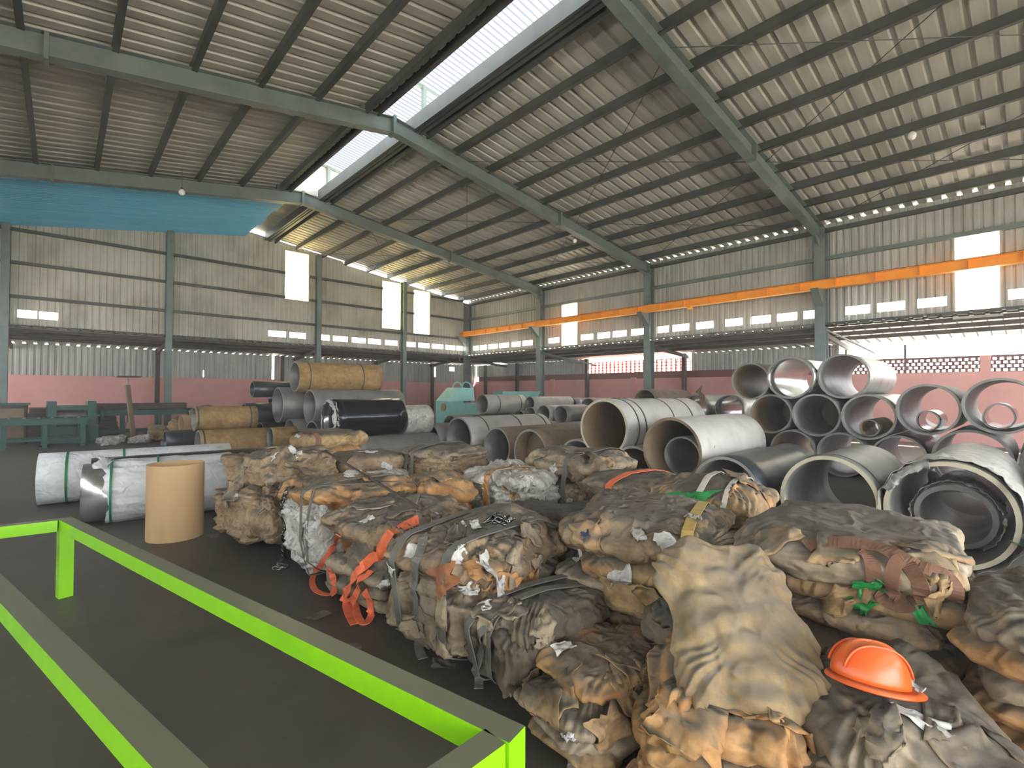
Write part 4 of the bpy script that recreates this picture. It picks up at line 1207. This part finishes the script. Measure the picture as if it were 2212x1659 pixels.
B14 = bale(3.86, 1.8, 10, stackof(4, .9, .78, 0, .6, 'kraft', 36, ['kraft', 'kraft_orange']) + [('pillow', 1.0, .82, .36, .54, 'kraft', 0, 0, 0, 1.6, 1.2)],
     'kraft bale with two white straps and a green plastic patch', straps=[('strap_white', dict(ax='X', off=-.05, width=.045)), ('strap_white', dict(ax='X', off=-.24, width=.035))], fl=[(5, 'kraft_orange', .22, 'paper_flap'), (2, 'plastic_green', .24, 'green_plastic')])
bale(4.35, 2.75, -8, stackof(4, .85, .8, 0, .6, 'kraft_dark', 37) + [('pillow', .9, .82, .26, .52, 'kraft_grey', 0, 0, 0, 1.2, .9)], 'grey bale with a dull orange sling under the pale pipe', straps=[('strap_orange', dict(ax='X', off=-.05, width=.08))])
B18 = bale(3.02, .66, 4, stackof(6, .9, .78, 0, .74, 'kraft_grey', 38, ['kraft', 'kraft_grey', 'kraft_pink'], res=.9) + [('flat', .98, .84, .24, .70, 'kraft_grey', 0, 0, 0, 1.7, 1.2)],
     'layered bale with a tangle of brown slings on top', fl=[(4, 'plastic_green', .12, 'green_plastic'), (9, 'kraft', .2, 'paper_flap')])
B20 = bale(2.8, -.24, -6, stackof(7, .78, .8, 0, .70, 'kraft', 39, ['kraft', 'kraft_orange', 'kraft_grey'], res=1.0) + [('pillow', .82, .84, .18, .64, 'kraft_grey', 0, 0, 0, 1.4, 1)],
     'neat stack of folded kraft sacks beside the orange helmet', fl=[(6, 'kraft', .16, 'paper_flap')])
B19 = bale(2.2, .36, 12, [('box', .62, .6, .4, 0, 'kraft_grey', 0, 0, 0, 1.8, 1.0), ('pillow', .6, .58, .3, .28, 'kraft_grey', 0, 0, 30, 1.8, 1.2)],
     'grey-brown crumpled bale under the orange helmet', fl=[(8, 'kraft_grey', .13, 'paper_flap'), (1, 'plastic_scrap', 0.08, 'plastic_scrap')])
bale(2.37, 1.14, 0, stackof(4, .42, .42, 0, .5, 'kraft_dark', 41) + [('pillow', .46, .4, .13, .46, 'kraft_dark', -.04, -.03, 12, 1.4, .9)], 'dark grey flat sacks under the loose tan sacks', fl=[(3, 'kraft_grey', .15, 'paper_flap')])
# fillers of the same heap behind the front rows
bale(4.0, .6, 20, stackof(4, .8, .8, 0, .55, 'kraft_dark', 42), 'low dark bale between the layered bale and the wrapped pipe')
bale(3.75, 2.75, 0, stackof(4, .7, .8, 0, .5, 'kraft_dark', 43), 'low dark bale between the chain bale and the grey bale')


def patch_at(px, py, e, m, w, l, rot=0, name='plastic_scrap', seed=1, crump=.03):
    """torn piece lying on the bale where the sight line through a pixel meets it"""
    from mathutils import Quaternion
    bv = bvh_of(e); M = Matrix.Translation(e.location) @ e.rotation_euler.to_matrix().to_4x4(); I = M.inverted()
    o0 = Vector((0, 0, CAM_H)); d = (at(px, py, D=1.0) - o0).normalized()
    h = bv.ray_cast(I @ o0, (I.to_3x3() @ d))
    if h[0] is None: return
    n = h[1]; me = flap_mesh(w, l, seed * 13 + 5, crump); o = link(name, me, m, e)
    o.rotation_mode = 'QUATERNION'; o.location = h[0]
    o.rotation_quaternion = n.to_track_quat('Z', 'Y') @ Quaternion((0, 0, 1), R(rot))
    mw = Matrix.Translation(h[0]) @ o.rotation_quaternion.to_matrix().to_4x4(); inv = mw.inverted()
    for v in me.vertices:
        q = bv.find_nearest(mw @ v.co)
        hn = q[1] if q[1].dot(n) > -.2 else n
        v.co = inv @ (q[0] + hn * (.008 + max(0, v.co.z) * .6))
    me.update()


patch_at(1480, 1092, B14, 'plastic_green', .34, .26, 20, 'green_plastic', 3)
patch_at(1455, 1110, B14, 'plastic_scrap', .2, .12, 40, 'plastic_scrap', 4)
patch_at(1335, 1245, B12, 'plastic_scrap', .16, .1, 30, 'plastic_scrap', 5)
patch_at(1440, 1175, B12, 'plastic_scrap', .1, .14, 0, 'plastic_scrap', 6)
patch_at(1175, 1245, B12, 'print_blue', .05, .06, 0, 'printed_scrap', 7)
patch_at(1062, 1235, B10, 'plastic_scrap', .12, .26, -25, 'plastic_scrap', 8)
patch_at(960, 1250, B10, 'kraft_rust', .2, .14, 30, 'paper_flap', 9)
patch_at(1010, 1270, B10, 'plastic_scrap', .16, .07, 0, 'plastic_scrap', 10)
patch_at(1870, 1260, B18, 'plastic_green', .10, .05, 10, 'green_plastic', 11)
patch_at(1985, 1320, B18, 'plastic_green', .05, .14, 10, 'green_plastic', 12)
patch_at(1990, 1560, B19, 'plastic_scrap', .06, .16, 20, 'plastic_scrap', 13)
patch_at(1220, 1400, B21, 'plastic_scrap', .1, .06, 20, 'plastic_scrap', 14)


def loose_sack(p, size, rot, seed, m, label, res=1.8, crump=1.2):
    me = sack_mesh(size[0], size[1], size[2], seed, 'pillow', res, crump)
    o = link('paper_sack', me, m); o.location = p; o.rotation_euler = tuple(R(v) for v in rot)
    mw = Matrix.LocRotScale(o.location, o.rotation_euler, o.scale); press(me, mw, PRESSED); PRESSED.append(surf(me, mw))
    tag(o, label, 'sack'); return o


# big tan sack leaning with its face to the walkway, and the small one behind it
s17 = loose_sack((2.06, .86, .64), (.66, .56, .15), (0, -38, 42), 901, 'kraft_pale', 'large pale tan paper sack sloping down towards the walkway', 2.0, 1.1)
s16 = loose_sack((2.42, 1.18, .74), (.5, .36, .13), (0, -25, 20), 902, 'kraft_grey', 'smaller tan sack wedged between the broad bale and the large pale sack', 1.6, 1.1)

# ------------------------------------------------------------------ hard hat
hh = empty('hard_hat', (2.08, .40, .60), 0, 'orange plastic hard hat lying on the grey-brown bale', 'helmet')
hh.rotation_euler = (R(-10), R(10), R(-43)); hh.scale = (.88, .88, .92)
vs = []; fs = []; nu, nv = 48, 14
for i in range(nv + 1):
    t = i / nv * math.pi / 2
    for j in range(nu):
        a = 2 * math.pi * j / nu; ridge = .008 * math.exp(-((math.sin(a)) / .16) ** 2) * (math.cos(t) < .999) * math.sin(t + .3)
        r = math.cos(t) ** .8
        vs.append(((.142 + ridge) * r * math.cos(a), (.112 + ridge * .4) * r * math.sin(a), .135 * math.sin(t) ** .9 + ridge))
for i in range(nv):
    for j in range(nu): fs.append((i * nu + j, i * nu + (j + 1) % nu, (i + 1) * nu + (j + 1) % nu, (i + 1) * nu + j))
o = MB().add(vs, fs).build('shell', 'helmet_orange', hh, True); o.modifiers.new('t', 'SOLIDIFY').thickness = .004
vs = []; fs = []
for j in range(nu):
    a = 2 * math.pi * j / nu; vis = .018 + .05 * max(0, math.cos(a)) ** 2
    for (k, dz) in ((0, .004), (1, -.012), (1, -.018), (0, -.006)):
        vs.append(((.142 + vis * k) * math.cos(a), (.112 + (.018 + .012 * max(0, math.cos(a))) * k) * math.sin(a), dz))
for j in range(nu):
    for k in range(4):
        j2 = (j + 1) % nu; fs.append((j * 4 + k, j2 * 4 + k, j2 * 4 + (k + 1) % 4, j * 4 + (k + 1) % 4))
MB().add(vs, fs).build('brim', 'helmet_orange', hh, True)
for yy in (-.045, .045):
    pts = [(.146 * math.cos(t) ** .8 * .96, yy, .139 * math.sin(t) ** .9 * (1 - (yy / .112) ** 2) ** .5 + .0) for t in [k * math.pi / 24 for k in range(2, 12)]]
    pts += [(-x, y_, z) for (x, y_, z) in pts[::-1]]
    MB().tube(pts, .005, 6).build('ridge', 'helmet_orange', hh, True)

# ------------------------------------------------------------------ slings and chains lying on the bales


def seen(px, py):
    """first sack or floor point on the sight line through a pixel, with its normal"""
    o = Vector((0, 0, CAM_H)); d = (at(px, py, D=1.0) - o).normalized(); best = None
    for (bv, lo, hi) in PRESSED:
        h = bv.ray_cast(o, d)
        if h[0] is not None and (best is None or h[3] < best[2]): best = (h[0], h[1] if h[1].dot(d) < 0 else -h[1], h[3])
    f = at(px, py, Z=0); fd = (f - o).length if f.z < CAM_H and d.z < 0 else 1e9
    if best is None or fd < best[2]: best = (f, Vector((0, 0, 1)), fd)
    return best[0], best[1]


def smooth_px(pts, sub):
    out = []
    for i in range(len(pts) - 1):
        p0, p1, p2, p3 = [Vector(pts[k]) for k in (max(i - 1, 0), i, i + 1, min(i + 2, len(pts) - 1))]
        for k in range(sub):
            t = k / sub; out.append(.5 * ((2 * p1) + (p2 - p0) * t + (2 * p0 - 5 * p1 + 4 * p2 - p3) * t * t + (-p0 + 3 * p1 - 3 * p2 + p3) * t ** 3))
    return out + [Vector(pts[-1])]


def drape(pts, m, label, width=.06, off=.007, name='sling', cat='sling', sub=7):
    """webbing lying on the bales along a path of pixels"""
    H = [seen(*q) for q in smooth_px(pts, sub)]
    P = [h + n * off for h, n in H]; Nn = [n for h, n in H]
    for it in range(3):
        P = [P[0]] + [(P[k - 1] + P[k] * 2 + P[k + 1]) / 4 for k in range(1, len(P) - 1)] + [P[-1]]
        Nn = [Nn[0]] + [(Nn[k - 1] + Nn[k] * 2 + Nn[k + 1]).normalized() for k in range(1, len(Nn) - 1)] + [Nn[-1]]
    for it in range(4):                      # taut webbing bridges the folds under it
        for k in range(len(P)):
            t = (P[min(k + 1, len(P) - 1)] - P[max(k - 1, 0)]).normalized(); w = t.cross(Nn[k]).normalized(); up = 0.0
            for s in (-.5, -.25, 0, .25, .5):
                q = P[k] + w * width * s
                for (bv, lo, hi) in PRESSED:
                    if all(lo[j] < q[j] < hi[j] for j in range(3)):
                        r = inside_of(bv, q)
                        if r is not None: up = max(up, min(r[3], .05) + .005)
            P[k] = P[k] + Nn[k] * up
            P[k].z = max(P[k].z, off)
        if it < 3: P = [P[0]] + [(P[k - 1] + P[k] * 2 + P[k + 1]) / 4 for k in range(1, len(P) - 1)] + [P[-1]]
    o = ribbon(P, width, .006, nor=Nn).build(name, m, None)
    base = Vector((sum(p.x for p in P) / len(P), sum(p.y for p in P) / len(P), min(p.z for p in P)))
    o.data.transform(Matrix.Translation(-base)); o.location = base
    return tag(o, label, cat)


def on(px, py, X=None, Y=None, Z=None): return at(px, py, X=X, Y=Y, Z=Z)


# orange sling over the dusty brown bale, its ends looped to the floor
drape([(905, 1122), (850, 1152), (825, 1178), (795, 1212), (768, 1256), (750, 1296), (754, 1325), (768, 1350)], 'strap_orange', 'bright orange sling end hanging down the dusty brown bale', .07)
drape([(802, 1236), (780, 1266), (768, 1302), (772, 1332), (785, 1352), (801, 1338), (804, 1304), (790, 1278)], 'strap_orange', 'looped tail of the bright orange sling near the floor', .05, .014)
drape([(732, 1155), (714, 1190), (692, 1225), (674, 1252), (680, 1276), (704, 1286), (726, 1280), (722, 1252), (712, 1228)], 'strap_orange', 'faded orange sling loop between the chained bale and the dusty bale', .045)
# brown slings tangled on the layered bale
drape([(1738, 1186), (1800, 1178), (1860, 1180), (1925, 1198), (1978, 1228), (2036, 1246), (2056, 1274), (2046, 1304)], 'strap_brown', 'long brown sling laid across the top of the layered bale', .065, .019)
drape([(1856, 1192), (1884, 1218), (1888, 1256), (1904, 1290), (1944, 1310), (1984, 1298), (1992, 1264), (1968, 1228), (1924, 1196)], 'strap_brown', 'brown sling loop hanging down the face of the layered bale', .055, .01)
drape([(1942, 1204), (1928, 1236), (1932, 1278), (1948, 1304)], 'strap_brown', 'short inner fold of the brown sling on the layered bale', .05, .014)
# grey slings hanging off the tall bale
drape([(918, 1160), (905, 1215), (900, 1280), (902, 1345), (905, 1405), (914, 1425)], 'strap_grey', 'grey sling end hanging down the edge of the tall bale to the floor', .055)
drape([(1082, 1296), (1060, 1345), (1044, 1400), (1036, 1450), (1034, 1490)], 'strap_grey', 'grey sling end on the low dark bale', .05)

# chain: oval links, each turned a quarter from the last
lk = MB().tube([(.018 * math.cos(a) , 0, .028 * math.sin(a) + .012 * (1 if math.sin(a) > 0 else -1)) for a in [2 * math.pi * k / 14 for k in range(14)]], .0065, 6, True).mesh('link')
lk.materials.append(MATS['chain_steel']); lk.polygons.foreach_set('use_smooth', [True] * len(lk.polygons))


def chain(pts, label, seed=0):
    P = [Vector(p) for p in pts]; base = Vector(P[-1])
    e = empty('chain', base, 0, label, 'chain'); d = 0; k = 0; rng = random.Random(seed)
    for a, b in zip(P[:-1], P[1:]):
        L_ = (b - a).length; t = (b - a).normalized()
        n = max(1, int(L_ / .056))
        for i in range(n):
            o = link('link', lk, None, e); q = t.to_track_quat('Z', 'Y')
            from mathutils import Quaternion
            o.rotation_mode = 'QUATERNION'; o.rotation_quaternion = q @ Quaternion((0, 0, 1), (k % 2) * math.pi / 2 + .4)
            o.location = a + t * (i + .5) * L_ / n - base; k += 1
    return e


def lie(q, off=.019):
    h, n = seen(*q); return h + n * off


chain([lie(q) for q in smooth_px([(632, 1056), (618, 1072), (612, 1100), (615, 1140), (611, 1180), (612, 1210), (602, 1222), (616, 1228), (596, 1232)], 3)], 'shiny steel chain hanging down the white plastic bale')
rng = random.Random(3)
chain([lie((1076 + rng.uniform(-26, 26), 1128 + rng.uniform(-7, 8)), .012 + .002 * k) for k in range(16)], 'heap of dark chain lying on the dark grey sack bale')
ra, rb_ = lie((700, 985), .014), lie((905, 1118), .014)
for k in range(25):
    if not any(inside_of(bv, ra.lerp(rb_, t / 24) - Vector((0, 0, .008))) for t in range(25) for (bv, lo, hi) in PRESSED if all(lo[j] < ra.lerp(rb_, t / 24)[j] < hi[j] for j in range(3))): break
    ra.z += .008; rb_.z += .008
o = MB().tube([ra, rb_], .012, 8).build('steel_rod', 'dark_steel'); tag(o, 'thin dark steel rod lying slantwise across the bales', 'rod')

# white plastic covered roll at the end of the heap
wrp = pipe(3.72, -.22, .325, .3, .9, -4, 'plastic_clean', 'pipe_inside', label='roll in ribbed white plastic beside the neat sack stack', seed=201, name='wrapped_roll', dent=.04); wrp['category'] = 'roll'
crumple_ring(wrp, .31, .31, .0, .85, 11, 'plastic_clean', .04, 0, 360, 'plastic_wrap', 70)

# ------------------------------------------------------------------ machines in the far corner
def roller_bed(x, y, rz, L_, w, h, m, label, rollers=9):
    e = empty('roller_machine', (x, y, 0), R(rz), label, 'machine')
    for s in (-1, 1):
        b = MB().ibeam((-L_ / 2, s * w / 2, h), (L_ / 2, s * w / 2, h), .1, .18).build('side_beam', m, e)
        for k in range(4):
            xx = -L_ / 2 + .12 + k * (L_ - .24) / 3
            g = MB().box(xx - .05, xx + .05, s * w / 2 - .05, s * w / 2 + .05, 0, h - .09); g.box(xx - .09, xx + .09, s * w / 2 - .09, s * w / 2 + .09, 0, .02); g.build('leg', m, e)
        MB().bar((-L_ / 2 + .1, s * w / 2, .22), (L_ / 2 - .1, s * w / 2, .22), .05, .06).build('stretcher', m, e)
    for k in range(rollers):
        xx = -L_ / 2 + .15 + k * (L_ - .3) / (rollers - 1)
        MB().tube([(xx, -w / 2 + .05, h + .04), (xx, w / 2 - .05, h + .04)], .05, 12).build('roller', 'pipe_dull', e, True)
    return e


roller_bed(-.75, 18.9, 3, 2.6, .9, .72, 'machine_green', 'dark green roller table standing at the end of the machine row')
e = roller_bed(2.0, 21.0, -2, 3.2, 1.0, .85, 'machine_green', 'long dark green roller bed before the pink wall')
MB().box(-1.2, 1.3, -.25, .25, .95, 1.15).build('steel_plate', 'dark_steel', e)
pr = empty('press_machine', (.62, 20.1, 0), R(4), 'tall green press with side housings and a wheel', 'machine')
mb = MB(); mb.box(-.95, .2, -.35, .35, .0, .5); mb.build('base', 'machine_green', pr)
for xx in (-.85, .05): MB().box(xx - .1, xx + .1, -.3, .3, .5, 1.25).build('housing', 'machine_green', pr)
MB().box(-.95, .15, -.32, .32, 1.0, 1.12).build('crosshead', 'machine_green', pr)
MB().tube([(-.8, 0, .8), (0, 0, .8)], .13, 20).build('press_roll', 'pipe_dull', pr, True)
MB().lathe([(.05, -.04), (.27, -.04), (.27, .04), (.05, .04)], 28, True, 'X').build('wheel', 'machine_green', pr, loc=(.3, 0, .8))
MB().tube([(.15, 0, .8), (.34, 0, .8)], .04, 10).build('wheel_shaft', 'dark_steel', pr)
bx = empty('motor_cabinet', (-1.2, 20.4, 0), 0, 'brown boxy motor cabinet beside the green press', 'cabinet')
MB().box(-.5, .45, -.4, .4, .05, 1.15).build('body', 'dark_steel', bx); MB().box(-.45, .4, -.42, -.40, .15, 1.05).build('door', 'pipe_brown', bx); MB().box(-.55, .5, -.45, .45, 1.15, 1.2).build('lid', 'machine_green', bx); MB().box(-.5, .45, -.4, .4, 0, .05).build('plinth', 'dark_steel', bx)
pl = empty('wood_plank', (1.62, 18.6, 0), 0, 'weathered timber post leaning upright beside the machines', 'post')
MB().bar((0, 0, 0), (-.15, .35, 1.75), .12, .07).build('plank', 'wood', pl)
ls = empty('work_light_stand', (1.72, 22.0, 0), 0, 'thin stand with a flat dark tray on top before the pink wall', 'stand')
for k in range(3):
    a = 2 * math.pi * k / 3; MB().tube([(0, 0, .5), (.3 * math.cos(a), .3 * math.sin(a), .0)], .015, 6).build('leg', 'pipe_dull', ls)
MB().tube([(0, 0, .45), (0, 0, 2.05)], .02, 8).build('pole', 'pipe_dull', ls); MB().box(-.3, .35, -.2, .2, 2.05, 2.1).build('tray', 'dark_steel', ls)
for i, (x, y, lx_, n_, lab) in enumerate(((.2, 21.98, 2.6, 6, 'tall dark stack of steel plates before the pink wall'), (4.9, 21.6, 1.5, 5, 'lower dark stack of steel plates beside the gable column'))):
    ps = empty('plate_stack', (x, y, 0), R(-2), lab, 'steel stack')
    for k in range(n_): MB().box(-lx_ / 2 + .07 * k, lx_ / 2 - .03 * k, -.3, .3, .17 * k, .17 * k + .15).build('plate', 'dark_steel', ps); MB().box(-lx_ / 2 + .2, lx_ / 2 - .25, -.25, .25, .17 * k + .15, .17 * (k + 1)).build('spacer', 'wood', ps)
# low scrap heap: plastic and paper bundles
heap = [(2.2, 18.15, .56, .6, .42, 'kraft_pale', 'pale crumpled paper bundle at the foot of the scrap heap'), (2.72, 18.1, .6, .7, .72, 'kraft', 'tan crumpled paper bundle on the side of the scrap heap'), (3.36, 18.25, .74, .8, 1.0, 'kraft_pink', 'tall pinkish bundle topping the scrap heap'),
        (1.72, 18.25, .5, .45, .22, 'plastic_white', 'flat white plastic bundle at the tip of the scrap heap'), (1.05, 18.2, .62, .42, .26, 'plastic_white', 'small off-white bundle lying apart from the scrap heap'), (2.95, 17.4, .85, .55, .35, 'plastic_white', 'whitish plastic bundle before the scrap heap')]
for i, (x, y, lx_, ly_, h, m, lab) in enumerate(heap):
    me = sack_mesh(lx_, ly_, h, 950 + i, 'lump', .8, 1.1); zm_ = min(v.co.z for v in me.vertices)
    o = link('scrap_bundle', me, m); o.location = (x, y, -zm_); tag(o, lab, 'bundle')
    mw = Matrix.Translation(o.location); press(me, mw, PRESSED); PRESSED.append(surf(me, mw))
cr = pipe(2.62, 17.38, .5, .27, .7, 8, 'cardboard', 'cardboard', label='curled sheet of cardboard on the scrap heap', seed=210, name='cardboard_roll'); cr['category'] = 'cardboard'; cr.location.z = .58
pt = empty('steel_tray', (2.8, 16.4, 0), R(4), 'flat dark steel tray on the floor before the brown rolls', 'tray')
MB().box(-.7, .7, -.4, .4, .0, .05).build('base', 'dark_steel', pt)
for s in (-1, 1): MB().box(-.7, .7, s * .4 - .02, s * .4 + .02, .05, .16).build('side', 'pipe_dull', pt); MB().box(s * .7 - .02, s * .7 + .02, -.42, .42, .05, .16).build('side', 'pipe_dull', pt)
# teal machines by the side columns
t1 = empty('teal_machine', (11.9, 16.6, 0), R(0), 'pale teal machine with a yellow wheel hub behind the short white pipe', 'machine')
MB().box(-.4, .3, -.5, .5, 0, 1.2).build('base', 'machine_teal', t1)
MB().add([(-.4, -.5, 1.2), (.9, -.5, 1.2), (.9, .5, 1.2), (-.4, .5, 1.2), (.1, -.4, 1.75), (.9, -.4, 1.75), (.9, .4, 1.75), (.1, .4, 1.75)], [(4, 5, 6, 7), (0, 1, 5, 4), (1, 2, 6, 5), (2, 3, 7, 6), (3, 0, 4, 7)]).build('hood', 'machine_teal', t1)
MB().lathe([(.02, -.03), (.16, -.03), (.16, .03), (.02, .03)], 24, True, 'X').build('hub', 'strap_yellow', t1, loc=(-.43, -.1, .95))
for yy in (-.3, .35):
    pts = [(.6, yy + .32 * math.cos(a), 1.75 + .24 * math.sin(a)) for a in [math.pi * k / 12 for k in range(13)]]
    MB().tube(pts, .03, 8).build('hood_bow', 'machine_teal', t1)
MB().box(.3, 1.3, -.45, .45, 0, 1.1).build('bed', 'machine_teal', t1)
t2 = empty('teal_trough', (15.3, 16.2, 0), R(-8), 'long pale teal trough on legs before the side wall', 'trough')
MB().add([(-.9, -.3, 1.15), (.9, -.3, 1.15), (.9, .3, 1.15), (-.9, .3, 1.15), (-1.05, -.45, 1.6), (1.05, -.45, 1.6), (1.05, .45, 1.6), (-1.05, .45, 1.6)], [(3, 2, 1, 0), (0, 1, 5, 4), (1, 2, 6, 5), (2, 3, 7, 6), (3, 0, 4, 7)]).build('trough', 'machine_teal', t2)
for (sx, sy) in ((-1, -1), (1, -1), (1, 1), (-1, 1)): MB().box(sx * .8 - .05, sx * .8 + .05, sy * .25 - .05, sy * .25 + .05, 0, 1.16).build('leg', 'machine_teal', t2)
# litter on the floor by the bales
for i, (px, py) in enumerate(((462, 1158), (750, 1398), (1250, 1650), (960, 1435), (690, 1330))):
    p = on(px, py, Z=.004); me = flap_mesh(.10, .14, 700 + i, .012)
    zz = min(v.co.z for v in me.vertices); o = link('paper_scrap', me, ['kraft_pale', 'kraft_grey', 'plastic_scrap', 'kraft_grey', 'kraft_grey'][i]); o.location = (p.x, p.y, -zz + .003); o.rotation_euler = (0, 0, i * 1.3)
    tag(o, ['small pale paper scrap on the floor beside the cardboard tube', 'small grey scrap on the floor below the orange sling', 'white plastic scrap on the floor by the low kraft stack', 'small grey scrap on the floor by the tall bale', 'small grey scrap on the floor near the faded orange loop'][i], 'scrap')

# ------------------------------------------------------------------ dusty haze hanging in the hall
hz = MB().box(XL - .6, OX + 1.2, YB - .6, OY + 1.2, -.3, 10.2).build('dust_haze', None)
mh = bpy.data.materials.new('dust_haze'); mh.use_nodes = True
_n = mh.node_tree.nodes; _n.remove(_n['Principled BSDF']); _v = _n.new('ShaderNodeVolumeScatter'); _v.inputs['Color'].default_value = (1, .98, .94, 1); _v.inputs['Density'].default_value = .006; _v.inputs['Anisotropy'].default_value = .3
mh.node_tree.links.new(_v.outputs[0], _n['Material Output'].inputs['Volume']); hz.data.materials.append(mh)
tag(hz, 'thin dusty haze filling the hall', 'haze', kind='stuff')
